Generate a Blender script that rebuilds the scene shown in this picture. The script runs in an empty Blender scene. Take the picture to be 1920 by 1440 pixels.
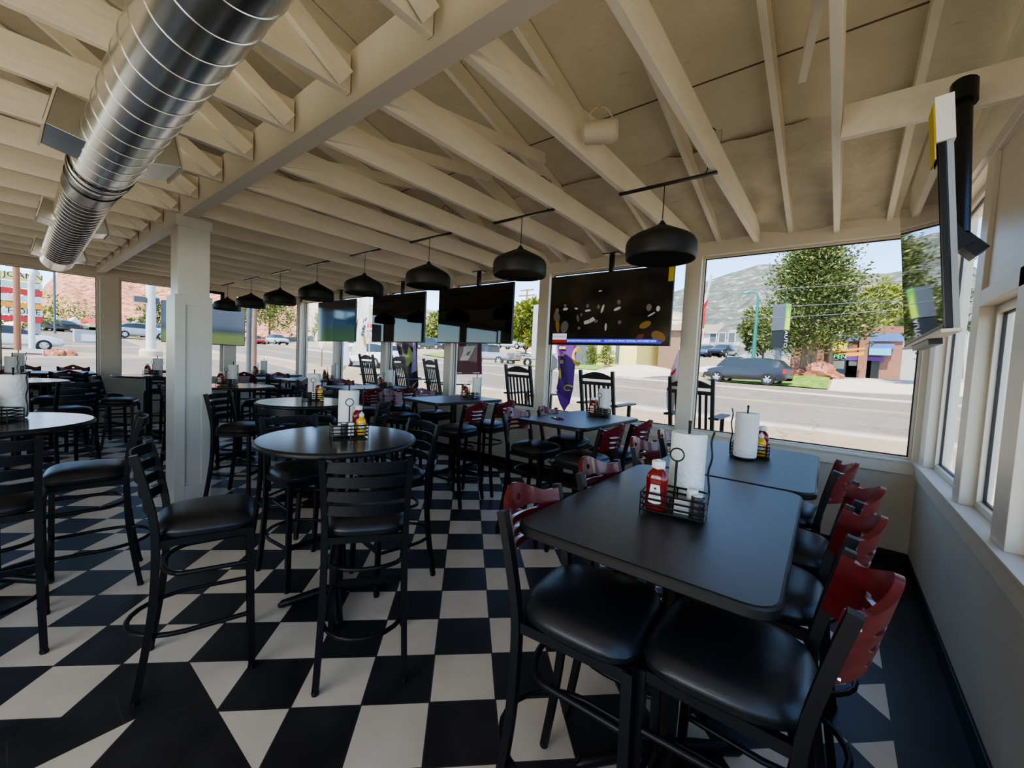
import bpy, bmesh, math, random
from mathutils import Vector, Matrix
R = math.radians
PI = math.pi
random.seed(7)
COL = bpy.context.scene.collection

# ------------------------------------------------------------------ camera
CR = Vector((0.7807516, 0.6229408, 0.0486996)); CU = Vector((-0.0720056, 0.0122789, 0.9973286)); CW = Vector((-0.6206787, 0.7821726, -0.0544420))
F = 765.188; CAM = Vector((0, 0, 1.6102))
def ray(px, py): return CR * ((px - 960) / F) - CU * ((py - 720) / F) + CW
def atY(px, py, y): d = ray(px, py); return CAM + d * (y / d.y)       # point of the place seen at a pixel, at a known distance
def atX(px, py, x): d = ray(px, py); return CAM + d * (x / d.x)
cam = bpy.data.objects.new('camera', bpy.data.cameras.new('camera')); COL.objects.link(cam)
m3 = Matrix((CR, CU, -CW)).transposed()
cam.matrix_world = Matrix.Translation(CAM) @ m3.to_4x4()
cam.data.sensor_width = 36; cam.data.lens = F / 1920 * 36; cam.data.clip_start = .03; cam.data.clip_end = 3000
bpy.context.scene.camera = cam

# ------------------------------------------------------------------ materials
def mat(name, col, rough=.5, metal=0, noise=0, nscale=8, spec=None, bump=0, bscale=40, emit=None, estr=0, alpha=None, coat=0, detail=4, stretch=None):
    m = bpy.data.materials.new(name); m.use_nodes = True
    nt = m.node_tree; b = nt.nodes['Principled BSDF']
    b.inputs['Base Color'].default_value = (*col, 1); b.inputs['Roughness'].default_value = rough; b.inputs['Metallic'].default_value = metal
    if spec is not None: b.inputs['Specular IOR Level'].default_value = spec
    if coat: b.inputs['Coat Weight'].default_value = coat; b.inputs['Coat Roughness'].default_value = .08
    if emit: b.inputs['Emission Color'].default_value = (*emit, 1); b.inputs['Emission Strength'].default_value = estr
    if alpha is not None: b.inputs['Alpha'].default_value = alpha
    if noise or bump:
        tc = nt.nodes.new('ShaderNodeTexCoord'); mp = nt.nodes.new('ShaderNodeMapping'); nt.links.new(tc.outputs['Object'], mp.inputs[0])
        if stretch: mp.inputs['Scale'].default_value = stretch
    if noise:
        n = nt.nodes.new('ShaderNodeTexNoise'); n.inputs['Scale'].default_value = nscale; n.inputs['Detail'].default_value = detail
        nt.links.new(mp.outputs[0], n.inputs['Vector'])
        r = nt.nodes.new('ShaderNodeValToRGB'); e = r.color_ramp.elements
        e[0].position = .3; e[1].position = .7
        e[0].color = (*[max(0, c * (1 - noise)) for c in col], 1); e[1].color = (*[min(1, c * (1 + noise)) for c in col], 1)
        nt.links.new(n.outputs['Fac'], r.inputs[0]); nt.links.new(r.outputs[0], b.inputs['Base Color'])
    if bump:
        n2 = nt.nodes.new('ShaderNodeTexNoise'); n2.inputs['Scale'].default_value = bscale; n2.inputs['Detail'].default_value = 4
        nt.links.new(mp.outputs[0], n2.inputs['Vector'])
        bp = nt.nodes.new('ShaderNodeBump'); bp.inputs['Strength'].default_value = bump; bp.inputs['Distance'].default_value = .02
        nt.links.new(n2.outputs['Fac'], bp.inputs['Height']); nt.links.new(bp.outputs[0], b.inputs['Normal'])
    return m

M = {}
M['wall'] = mat('painted_wall', (.56, .515, .42), .6, noise=.04, nscale=3)
M['trim'] = mat('trim_paint', (.66, .60, .49), .4)
M['pillar'] = mat('pillar_paint', (.60, .60, .56), .35, noise=.03, nscale=4)
M['wood'] = mat('painted_timber', (.86, .805, .675), .55, noise=.07, nscale=7, bump=.25, bscale=25, stretch=(1, .25, 1))
M['beam'] = mat('beam_paint', (.66, .62, .52), .45)
M['foam'] = mat('painted_spray_foam', (.60, .535, .41), .7, noise=.10, nscale=5, bump=.9, bscale=14)
M['blackmetal'] = mat('black_powdercoat', (.010, .010, .012), .38, spec=.35)
M['vinyl'] = mat('black_vinyl', (.015, .016, .018), .38, spec=.60, bump=.05, bscale=120)
M['red'] = mat('red_stained_wood', (.135, .013, .015), .30, noise=.3, nscale=9, stretch=(1, 1, 6), coat=.4)
M['lam'] = mat('dark_laminate', (.036, .034, .033), .40, noise=.3, nscale=30, spec=.95, stretch=(1, 6, 1))
M['edge'] = mat('laminate_edge', (.012, .012, .012), .45)
M['wire'] = mat('black_wire', (.008, .008, .008), .35)
M['towel'] = mat('paper_towel', (.86, .85, .82), .9, bump=.5, bscale=60)
M['ketch'] = mat('ketchup_red', (.20, .006, .006), .18, coat=.5)
M['must'] = mat('mustard_yellow', (.80, .42, .01), .22, coat=.4)
M['white'] = mat('white_plastic', (.82, .81, .77), .35)
M['label'] = mat('bottle_label', (.80, .80, .72), .5)
M['labelink'] = mat('label_ink', (.08, .10, .05), .6)
M['labelblue'] = mat('label_blue', (.05, .10, .35), .5)
M['pepper'] = mat('pepper_tin', (.035, .033, .032), .45)
M['steel'] = mat('steel', (.55, .55, .55), .3, metal=1)
M['galv'] = mat('galvanised_duct', (.62, .62, .60), .24, metal=1, noise=.12, nscale=3, bump=.012, bscale=5, stretch=(.4, 1, 1))
M['galvdark'] = mat('dark_collar', (.07, .07, .075), .3, metal=1)
M['flex'] = mat('ribbed_duct', (.78, .74, .64), .26, metal=1)
M['shade'] = mat('black_pendant', (.014, .014, .013), .5)
M['tvb'] = mat('tv_black', (.008, .008, .009), .3)
M['tvg'] = mat('tv_back_grey', (.36, .39, .42), .4)
M['yellow'] = mat('yellow_sticker', (.62, .48, .03), .5)
M['cardboard'] = mat('white_card', (.75, .72, .65), .6)
M['base'] = mat('black_cove_tile', (.012, .012, .013), .4)
M['rock_chair'] = mat('rocker_black_paint', (.020, .018, .015), .5)
M['speaker'] = mat('speaker_white', (.62, .57, .45), .5)
M['paper'] = mat('sugar_paper', (.75, .75, .72), .7)

def screen(name, fn, rough=.10):
    m = bpy.data.materials.new(name); m.use_nodes = True; nt = m.node_tree; b = nt.nodes['Principled BSDF']
    b.inputs['Base Color'].default_value = (.004, .004, .005, 1); b.inputs['Roughness'].default_value = rough; b.inputs['Specular IOR Level'].default_value = .6
    fn(nt, b); return m
def ramp(nt, stops, mode='LINEAR'):
    r = nt.nodes.new('ShaderNodeValToRGB'); r.color_ramp.interpolation = mode; e = r.color_ramp.elements
    while len(e) < len(stops): e.new(.5)
    for x, (p, c) in zip(e, stops): x.position = p; x.color = (*c, 1)
    return r
def s_plain(nt, b): pass
def s_field(nt, b):                                                   # blue over green, a field under a sky
    tc = nt.nodes.new('ShaderNodeTexCoord'); sp = nt.nodes.new('ShaderNodeSeparateXYZ'); nt.links.new(tc.outputs['Generated'], sp.inputs[0])
    r = ramp(nt, [(0, (.10, .15, .05)), (.22, (.12, .17, .06)), (.36, (.05, .07, .09)), (.5, (.09, .125, .18)), (1, (.11, .145, .20))])
    nt.links.new(sp.outputs['Z'], r.inputs[0]); nt.links.new(r.outputs[0], b.inputs['Emission Color']); b.inputs['Emission Strength'].default_value = .36
def s_dark(nt, b):
    tc = nt.nodes.new('ShaderNodeTexCoord'); sp = nt.nodes.new('ShaderNodeSeparateXYZ'); nt.links.new(tc.outputs['Generated'], sp.inputs[0])
    r = ramp(nt, [(0, (.01, .03, .01)), (.25, (.008, .02, .012)), (.45, (.006, .016, .03)), (.72, (.005, .012, .022)), (.8, (.002, .002, .002))])
    nt.links.new(sp.outputs['Z'], r.inputs[0]); nt.links.new(r.outputs[0], b.inputs['Emission Color']); b.inputs['Emission Strength'].default_value = .8
def s_paint(nt, b):                                                   # a dark programme picture, brown murk
    tc = nt.nodes.new('ShaderNodeTexCoord'); n = nt.nodes.new('ShaderNodeTexNoise'); n.inputs['Scale'].default_value = 2.2
    nt.links.new(tc.outputs['Object'], n.inputs[0])
    r = ramp(nt, [(.35, (.001, .001, .001)), (.6, (.005, .004, .002)), (.8, (.016, .012, .006))])
    nt.links.new(n.outputs[0], r.inputs[0]); nt.links.new(r.outputs[0], b.inputs['Emission Color']); b.inputs['Emission Strength'].default_value = .7
M['scr_plain'] = screen('screen_off', s_plain, .025); M['scr_field'] = screen('screen_field', s_field, .2); M['scr_dark'] = screen('screen_dark', s_dark); M['scr_paint'] = screen('screen_picture', s_paint, .14)
def glow(name, c, s): return mat(name, (.01, .01, .01), .3, emit=c, estr=s)
M['g_white'] = glow('lit_white', (.8, .78, .7), .085); M['g_grey'] = glow('lit_grey', (.5, .48, .42), .03); M['g_skin'] = glow('lit_skin', (.6, .42, .3), .04)
M['g_gold'] = glow('lit_gold', (.6, .32, .03), .055); M['g_red'] = glow('lit_red', (.35, .06, .03), .06); M['g_blue'] = glow('lit_blue', (.02, .03, .42), .45); M['g_panel'] = glow('lit_panel', (.55, .60, .66), .30)
M['g_navy'] = glow('lit_navy', (.01, .05, .25), .4); M['g_pale'] = glow('lit_pale', (.5, .55, .9), .5); M['g_maroon'] = glow('lit_maroon', (.2, .01, .01), .35)

def glass_mat(name, tint, gloss=1.0):
    m = bpy.data.materials.new(name); m.use_nodes = True; nt = m.node_tree; nt.nodes.clear()
    o = nt.nodes.new('ShaderNodeOutputMaterial'); t = nt.nodes.new('ShaderNodeBsdfTransparent'); t.inputs[0].default_value = (*tint, 1)
    g = nt.nodes.new('ShaderNodeBsdfGlossy'); g.inputs['Roughness'].default_value = .02
    f = nt.nodes.new('ShaderNodeLayerWeight'); f.inputs['Blend'].default_value = .12; mx = nt.nodes.new('ShaderNodeMixShader')
    ml = nt.nodes.new('ShaderNodeMath'); ml.operation = 'MULTIPLY'; ml.inputs[1].default_value = gloss; nt.links.new(f.outputs['Facing'], ml.inputs[0])
    nt.links.new(ml.outputs[0], mx.inputs[0]); nt.links.new(t.outputs[0], mx.inputs[1]); nt.links.new(g.outputs[0], mx.inputs[2]); nt.links.new(mx.outputs[0], o.inputs[0])
    return m
M['glass'] = glass_mat('window_glass', (.98, .99, .98), .16)
M['carglass'] = mat('car_glass', (.03, .04, .045), .08)

# ------------------------------------------------------------------ mesh helpers
class MB:
    def __init__(s): s.v = []; s.f = []; s.m = []
    def add(s, vs, fs, mi=0):
        o = len(s.v); s.v += [tuple(v) for v in vs]; s.f += [tuple(i + o for i in f) for f in fs]; s.m += [mi] * len(fs); return s
    def box(s, x0, x1, y0, y1, z0, z1, mi=0, mx=None):
        vs = [Vector((x, y, z)) for z in (z0, z1) for y in (y0, y1) for x in (x0, x1)]
        if mx: vs = [mx @ v for v in vs]
        return s.add(vs, [(0, 2, 3, 1), (4, 5, 7, 6), (0, 1, 5, 4), (2, 6, 7, 3), (0, 4, 6, 2), (1, 3, 7, 5)], mi)
    def bar(s, a, b, w, h, up=(0, 0, 1), mi=0):                       # a rectangular bar from a to b
        a = Vector(a); b = Vector(b); d = (b - a).normalized(); u = Vector(up)
        sx = d.cross(u); 
        if sx.length < 1e-4: sx = d.cross(Vector((1, 0, 0)))
        sx.normalize(); u = sx.cross(d)
        vs = [p + sx * (i * w / 2) + u * (j * h / 2) for p in (a, b) for j in (-1, 1) for i in (-1, 1)]
        return s.add(vs, [(0, 2, 3, 1), (4, 5, 7, 6), (0, 1, 5, 4), (2, 6, 7, 3), (0, 4, 6, 2), (1, 3, 7, 5)], mi)
    def tube(s, pts, r, n=8, closed=False, mi=0, sq=False, caps=True):
        pts = [Vector(p) for p in pts]; k = len(pts); rings = []
        rr = r if isinstance(r, (list, tuple)) else [r] * k
        ref = None
        for i, p in enumerate(pts):
            if closed: d = (pts[(i + 1) % k] - pts[i - 1])
            else: d = pts[min(i + 1, k - 1)] - pts[max(i - 1, 0)]
            d.normalize()
            if ref is None:
                ref = Vector((0, 0, 1)) if abs(d.z) < .9 else Vector((1, 0, 0))
            a = d.cross(ref)
            if a.length < 1e-5: a = d.cross(Vector((0, 1, 0)))
            a.normalize(); b = d.cross(a); ref = -b if False else ref
            ph = PI / 4 if sq else 0; q = rr[i] * (1.414 if sq else 1); nn = 4 if sq else n
            rings.append([p + a * (math.cos(2 * PI * j / nn + ph) * q) + b * (math.sin(2 * PI * j / nn + ph) * q) for j in range(nn)])
        nn = len(rings[0]); vs = [v for rg in rings for v in rg]; fs = []
        for i in range(k if closed else k - 1):
            for j in range(nn):
                fs.append((i * nn + j, i * nn + (j + 1) % nn, ((i + 1) % k) * nn + (j + 1) % nn, ((i + 1) % k) * nn + j))
        if not closed and caps: fs += [tuple(reversed(range(nn))), tuple(range((k - 1) * nn, k * nn))]
        return s.add(vs, fs, mi)
    def lathe(s, prof, n=24, c=(0, 0, 0), axis='z', mi=0, sx=1, sy=1, caps=True):
        vs = []; fs = []; k = len(prof)
        for r, h in prof:
            for j in range(n):
                a = 2 * PI * j / n; x, y = r * math.cos(a) * sx, r * math.sin(a) * sy
                p = {'z': (x, y, h), 'x': (h, x, y), 'y': (x, h, y)}[axis]; vs.append((p[0] + c[0], p[1] + c[1], p[2] + c[2]))
        for i in range(k - 1):
            for j in range(n): fs.append((i * n + j, i * n + (j + 1) % n, (i + 1) * n + (j + 1) % n, (i + 1) * n + j))
        if caps and prof[0][0] > 1e-4: fs.append(tuple(reversed(range(n))))
        if caps and prof[-1][0] > 1e-4: fs.append(tuple(range((k - 1) * n, k * n)))
        return s.add(vs, fs, mi)
    def prism(s, poly, z0, z1, mi=0, fn=None):                        # polygon in xy, extruded in z (fn maps each point)
        n = len(poly); vs = [(x, y, z) for z in (z0, z1) for x, y in poly]
        if fn: vs = [fn(*v) for v in vs]
        return s.add(vs, [tuple(reversed(range(n))), tuple(range(n, 2 * n))] + [(i, (i + 1) % n, n + (i + 1) % n, n + i) for i in range(n)], mi)
    def grid(s, P, mi=0, skip=None):                                  # P[i][j] points
        a = len(P); b = len(P[0]); fs = []
        for i in range(a - 1):
            for j in range(b - 1):
                if skip and skip(i, j): continue
                fs.append((i * b + j, i * b + j + 1, (i + 1) * b + j + 1, (i + 1) * b + j))
        return s.add([p for row in P for p in row], fs, mi)
    def build(s, name, m, parent=None, smooth=True, ang=35, weld=False, bevel=0, solid=0):
        me = bpy.data.meshes.new(name); me.from_pydata(s.v, [], s.f)
        for x in (m if isinstance(m, (list, tuple)) else [m]): me.materials.append(M[x] if isinstance(x, str) else x)
        me.polygons.foreach_set('material_index', s.m)
        if weld or True:
            bm = bmesh.new(); bm.from_mesh(me)
            if weld: bmesh.ops.remove_doubles(bm, verts=bm.verts, dist=1e-5)
            if solid: bmesh.ops.recalc_face_normals(bm, faces=bm.faces); bmesh.ops.solidify(bm, geom=bm.faces[:], thickness=solid)
            if bevel:
                bmesh.ops.bevel(bm, geom=bm.edges[:], offset=bevel, segments=2, affect='EDGES', profile=.6)
            bmesh.ops.recalc_face_normals(bm, faces=bm.faces); bm.to_mesh(me); bm.free()
        if smooth:
            me.polygons.foreach_set('use_smooth', [True] * len(me.polygons)); me.set_sharp_from_angle(angle=R(ang))
        o = bpy.data.objects.new(name, me); COL.objects.link(o)
        if parent: o.parent = parent
        return o
def tag(o, label=None, cat=None, group=None, kind=None):
    if label: o['label'] = label
    if cat: o['category'] = cat
    if group: o['group'] = group
    if kind: o['kind'] = kind
    return o
def thing(name, label, cat, loc=(0, 0, 0), rz=0, group=None):
    o = bpy.data.objects.new(name, None); COL.objects.link(o); o.empty_display_size = .1
    o.location = loc; o.rotation_euler = (0, 0, rz); return tag(o, label, cat, group)
def struct(name, mb, m, label, **k):
    o = mb.build(name, m, **k); o['kind'] = 'structure'; o['label'] = label; return o
def dup(root, loc, rz, label, group=None):
    r = root.copy(); COL.objects.link(r); r.location = loc; r.rotation_euler = (0, 0, rz); r['label'] = label
    if group: r['group'] = group
    def rec(a, b):
        for ch in [o for o in KIDS.get(a.name, [])]:
            c = ch.copy(); COL.objects.link(c); c.parent = b; rec(ch, c)
    rec(root, r); return r
KIDS = {}
def index_kids():
    KIDS.clear()
    for o in COL.objects:
        if o.parent: KIDS.setdefault(o.parent.name, []).append(o)
def text(name, body, size, m, mx, parent=None, ext=.0005, align='CENTER'):
    cu = bpy.data.curves.new(name, 'FONT'); cu.body = body; cu.size = size; cu.align_x = align; cu.align_y = 'CENTER'; cu.extrude = ext; cu.resolution_u = 2
    t = bpy.data.objects.new(name + '_c', cu); me = bpy.data.meshes.new_from_object(t); bpy.data.objects.remove(t)
    me.transform(mx); me.materials.clear(); me.materials.append(M[m])
    o = bpy.data.objects.new(name, me); COL.objects.link(o)
    if parent: o.parent = parent
    return o
def rrect(w, d, r, n=5, cx=0, cy=0):
    p = []
    for sx, sy, a0 in ((1, 1, 0), (-1, 1, 90), (-1, -1, 180), (1, -1, 270)):
        for i in range(n + 1):
            a = R(a0 + 90 * i / n); p.append((cx + sx * (w / 2 - r) + r * math.cos(a), cy + sy * (d / 2 - r) + r * math.sin(a)))
    return p
def smoothpts(P, n=6):                                                # Catmull-Rom through points
    P = [Vector(p) for p in P]; Q = [P[0] * 2 - P[1]] + P + [P[-1] * 2 - P[-2]]; out = []
    for i in range(1, len(Q) - 2):
        for k in range(n):
            t = k / n; a, b, c, d = Q[i - 1], Q[i], Q[i + 1], Q[i + 2]
            out.append(.5 * ((2 * b) + (c - a) * t + (2 * a - 5 * b + 4 * c - d) * t * t + (3 * b - a - 3 * c + d) * t ** 3))
    return out + [P[-1]]

# ------------------------------------------------------------------ floor: black and cream tiles laid at 45 degrees, black border bands
def floor_mat():
    m = bpy.data.materials.new('checker_tiles'); m.use_nodes = True; nt = m.node_tree; N = nt.nodes; L = nt.links; b = N['Principled BSDF']
    tc = N.new('ShaderNodeTexCoord'); mp = N.new('ShaderNodeMapping'); L.new(tc.outputs['Object'], mp.inputs[0])
    mp.inputs['Scale'].default_value = (1 / .31,) * 3; mp.inputs['Rotation'].default_value = (0, 0, -.7805575); mp.inputs['Location'].default_value = (.35893, -5.96875, 0)
    sp = N.new('ShaderNodeSeparateXYZ'); L.new(mp.outputs[0], sp.inputs[0]); sw = N.new('ShaderNodeSeparateXYZ'); L.new(tc.outputs['Object'], sw.inputs[0])
    def mth(op, a, bb=None, c=None):
        n = N.new('ShaderNodeMath'); n.operation = op
        for i, q in enumerate((a, bb, c)):
            if q is None: continue
            if isinstance(q, (int, float)): n.inputs[i].default_value = q
            else: L.new(q, n.inputs[i])
        return n.outputs[0]
    fu, fv = mth('FLOOR', sp.outputs[0]), mth('FLOOR', sp.outputs[1])
    par = mth('FLOORED_MODULO', mth('ADD', fu, fv), 2)                # 0 cream, 1 black
    X, Y = sw.outputs[0], sw.outputs[1]
    def rng(v, a, bb): return mth('MULTIPLY', mth('GREATER_THAN', v, a), mth('LESS_THAN', v, bb))
    bands = [mth('GREATER_THAN', X, .315), mth('GREATER_THAN', Y, 4.62), mth('LESS_THAN', X, -10.7),
             mth('MULTIPLY', rng(Y, .352, .587), mth('GREATER_THAN', X, -2.49)), mth('MULTIPLY', rng(X, -2.49, -2.25), mth('LESS_THAN', Y, .587))]
    band = bands[0]
    for q in bands[1:]: band = mth('MAXIMUM', band, q)
    dark = mth('MAXIMUM', par, band)
    def edge(v): f = mth('FRACT', v); return mth('MINIMUM', f, mth('SUBTRACT', 1, f))
    grout = mth('MULTIPLY', mth('LESS_THAN', mth('MINIMUM', edge(sp.outputs[0]), edge(sp.outputs[1])), .011), mth('SUBTRACT', 1, band))
    g2 = mth('MULTIPLY', band, mth('LESS_THAN', mth('MINIMUM', edge(mth('DIVIDE', X, .31)), edge(mth('DIVIDE', Y, .31))), .008))
    grout = mth('MAXIMUM', grout, g2)
    ns = N.new('ShaderNodeTexNoise'); ns.inputs['Scale'].default_value = 5; ns.inputs['Detail'].default_value = 5; L.new(tc.outputs['Object'], ns.inputs[0])
    wr = ramp(nt, [(.3, (.73, .65, .51)), (.7, (.82, .74, .59))]); L.new(ns.outputs[0], wr.inputs[0])
    dr = ramp(nt, [(.3, (.020, .020, .021)), (.7, (.040, .040, .041))]); L.new(ns.outputs[0], dr.inputs[0])
    mx = N.new('ShaderNodeMix'); mx.data_type = 'RGBA'; L.new(dark, mx.inputs[0]); L.new(wr.outputs[0], mx.inputs[6]); L.new(dr.outputs[0], mx.inputs[7])
    gx = N.new('ShaderNodeMix'); gx.data_type = 'RGBA'; L.new(grout, gx.inputs[0]); L.new(mx.outputs[2], gx.inputs[6]); gx.inputs[7].default_value = (.05, .046, .04, 1)
    L.new(gx.outputs[2], b.inputs['Base Color'])
    L.new(mth('ADD', .30, mth('MULTIPLY', ns.outputs[0], .2)), b.inputs['Roughness']); b.inputs['Specular IOR Level'].default_value = .45
    bp = N.new('ShaderNodeBump'); bp.inputs['Strength'].default_value = .25; bp.inputs['Distance'].default_value = .003; bp.invert = True
    L.new(grout, bp.inputs['Height']); L.new(bp.outputs[0], b.inputs['Normal'])
    return m
M['floor'] = floor_mat()
XL, XR, YB, YW = -11.0, .59, -4.0, 4.9
def roof(y): return 3.02 + .25 * (4.85 - y)                            # underside of the rafters
struct('floor', MB().box(XL - .2, XR + .2, YB - .2, YW + .2, -.1, 0), 'floor', 'black and cream checkered tile floor with black border bands', smooth=False)

# window wall (street side)
struct('wall_street', MB().box(XL - .15, XR + .15, YW, YW + .15, 0, .80), 'wall', 'low beige wall under the row of street windows', smooth=False)
struct('trim_1', MB().box(XL, XR, YW - .02, YW + .16, .80, .905).box(XL, XR, YW - .035, YW + .16, .905, .925), 'trim', 'painted sill board running under the street windows', bevel=.003, smooth=False)
struct('trim_2', MB().box(XL, XR, YW - .02, YW + .15, 2.885, 2.985).box(XL, XR, YW - .01, YW + .15, 2.985, 3.06), 'trim', 'painted header board running above the street windows', smooth=False)
MULL = [-1.35, -3.37, -5.35, -7.27, -9.2]
ms = MB()
for x in MULL: ms.box(x - .085, x + .085, YW - .02, YW + .15, .925, 2.885)
ms.box(XR - .035, XR + .15, YW - .02, YW + .15, .925, 2.885).box(XL - .15, XL + .1, YW - .02, YW + .15, 0, 3.0)
struct('trim_3', ms, 'trim', 'painted posts between the street windows', bevel=.004, smooth=False)
def window(nm, lab, a, b, axis, pos, z0, z1, fw=.045, dark=False, inset=.05):
    w = MB(); g = MB()
    def bx(m, p0, p1, q0, q1, t0, t1):
        if axis == 'y': m.box(p0, p1, pos + t0, pos + t1, q0, q1)
        else: m.box(pos + t0, pos + t1, p0, p1, q0, q1)
    bx(w, a, a + fw, z0, z1, 0, .06); bx(w, b - fw, b, z0, z1, 0, .06); bx(w, a + fw, b - fw, z0, z0 + fw, 0, .06); bx(w, a + fw, b - fw, z1 - fw, z1, 0, .06)
    gk = MB(); e = .010
    for m_, (p0, p1, q0, q1) in ((gk, (a + fw, a + fw + e, z0 + fw, z1 - fw)), (gk, (b - fw - e, b - fw, z0 + fw, z1 - fw)), (gk, (a + fw, b - fw, z0 + fw, z0 + fw + e)), (gk, (a + fw, b - fw, z1 - fw - e, z1 - fw))): bx(m_, p0, p1, q0, q1, .024, .037)
    bx(g, a + fw, b - fw, z0 + fw, z1 - fw, .028, .032)
    f = w.build(nm, 'edge' if dark else 'trim', smooth=False, bevel=.003); f['kind'] = 'structure'; f['label'] = lab
    gk.build('gasket', 'edge', f, smooth=False); g.build('pane', 'glass', f, smooth=False)
ed = [XR - .035, *MULL, XL + .1]
names = ['large street window in the right corner with the conifer beyond', 'street window behind the nearest television', 'street window behind the second television', 'street window behind the third television', 'street window behind the fourth television', 'last street window at the far left corner']
for i in range(6):
    b = ed[i] - (.085 if i else 0); a = ed[i + 1] + (.085 if i < 5 else 0)
    window(f'window_{i + 1}', names[i], a, b, 'y', YW + .05, .925, 2.885, .018)

# right wall, very close to the camera
struct('wall_right', MB().box(XR, XR + .18, YB, YW, 0, .80), 'wall', 'low beige wall along the right side', smooth=False)
struct('trim_4', MB().box(XR - .02, XR + .18, YB, YW - .02, .80, .905).box(XR - .035, XR + .18, YB, YW - .035, .905, .925), 'trim', 'painted sill board along the right wall', bevel=.003, smooth=False)
rp = MB(); RY = [(4.62, 4.88), (3.40, 3.56), (2.58, 2.78), (1.5, 1.7), (.4, .6), (-.8, -.6), (-2.0, -1.8), (-3.2, -3.0)]
for a, b in RY: rp.box(XR, XR + .16, a, b, .925, 2.885)
rp.box(XR, XR + .12, .6, 3.40, 2.04, 2.13); rp.box(XR + .02, XR + .10, 2.78, 3.40, 2.13, 2.885)
struct('trim_5', rp, 'trim', 'deep painted posts and transom of the right wall windows', bevel=.004, smooth=False)
gz = MB().add([(XR, YB, 2.885), (XR, YW, 2.885), (XR, YW, 3.05), (XR, YB, roof(YB) + .2), (XR + .18, YB, 2.885), (XR + .18, YW, 2.885), (XR + .18, YW, 3.05), (XR + .18, YB, roof(YB) + .2)],
               [(0, 1, 2, 3), (7, 6, 5, 4), (0, 4, 5, 1), (1, 5, 6, 2), (2, 6, 7, 3), (3, 7, 4, 0)])
gz.box(XR - .03, XR, YB, YW - .02, 2.90, 3.02)
struct('wall_gable', gz, 'wood', 'painted boarding above the right wall windows', smooth=False)
wn = ['narrow right wall window next to the street corner', 'second right wall window from the street corner', 'right wall window beside the camera', 'right wall window behind the camera', 'right wall window further behind', 'right wall window far behind', 'last right wall window behind']
for i in range(7): window(f'window_{i + 7}', wn[i], RY[i + 1][1], RY[i][0], 'x', XR + .06, .925, 2.04 if 1 <= i < 4 else 2.885, .04)
window('window_14', 'upper dark framed pane on the right wall beside the camera', 1.7, 2.58, 'x', XR + .06, 2.13, 2.885, .04, True)

# left wall
struct('wall_left', MB().box(XL - .15, XL, YB, YW, 0, .90).add([(XL - .15, YB, 3.0), (XL - .15, YW, 3.0), (XL - .15, YW, 3.05), (XL - .15, YB, roof(YB) + .2), (XL, YB, 3.0), (XL, YW, 3.0), (XL, YW, 3.05), (XL, YB, roof(YB) + .2)],
        [(0, 1, 2, 3), (7, 6, 5, 4), (0, 4, 5, 1), (1, 5, 6, 2), (2, 6, 7, 3), (3, 7, 4, 0)]), 'wall', 'far left wall under and over its windows', smooth=False)
lp = MB(); LYS = [(3.2, 3.42), (1.2, 1.46), (-.22, -.02), (-2.0, -1.8)]
for a, b in LYS: lp.box(XL - .15, XL + .04, a, b, .9, 2.9)
lp.box(XL - .15, XL + .03, YB, YW, 2.86, 3.0)
struct('trim_6', lp, 'trim', 'posts and header of the far left wall', smooth=False)
le = [4.88, 3.2, 1.2, -.22, -2.0]; le2 = [3.42, 1.46, -.02, -1.8, -3.9]
ln = ['left wall window nearest the street corner', 'left wall window beside the white pillar with dark upper frame', 'left wall window with the parked white car outside', 'left wall window off to the left', 'last left wall window']
for i in range(5):
    a = le2[i]; b = 4.88 if i == 0 else [3.2, 1.2, -.22, -2.0][i - 1]
    window(f'window_{i + 15}', ln[i], a, b, 'x', XL - .10, .9, 2.86, .04)
struct('trim_7', MB().box(XL - .02, XL + .02, 2.45, 3.2, 2.52, 2.58).box(XL - .02, XL + .02, 2.78, 2.83, 2.52, 2.86).box(XL - .02, XL + .02, 3.13, 3.2, 2.52, 2.86).box(XL - .02, XL + .02, 2.45, 3.2, 2.80, 2.86), 'edge', 'dark transom frame high in the left wall window', smooth=False)
# back wall behind the camera, two large windows
bw = MB().box(XL, XR, YB - .15, YB, 0, .9).box(XL, XR, YB - .15, YB, 2.7, roof(YB) + .15)
for a, b in ((XL, -3.6), (-1.9, -1.5), (.1, XR)): bw.box(a, b, YB - .15, YB, .9, 2.7)
struct('wall_back', bw, 'wall', 'back wall with window openings', smooth=False)
bs = MB().box(XL, XR - .012, YW - .012, YW, 0, .11).box(XR - .012, XR, YB, YW, 0, .11)
struct('baseboard_street', MB().box(XL, XR - .012, YW - .014, YW, 0, .11), 'base', 'black tile skirting under the street windows', bevel=.003, smooth=False)
struct('baseboard_right', MB().box(XR - .014, XR, YB, YW - .014, 0, .11), 'base', 'black tile skirting along the right wall', bevel=.003, smooth=False)

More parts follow.
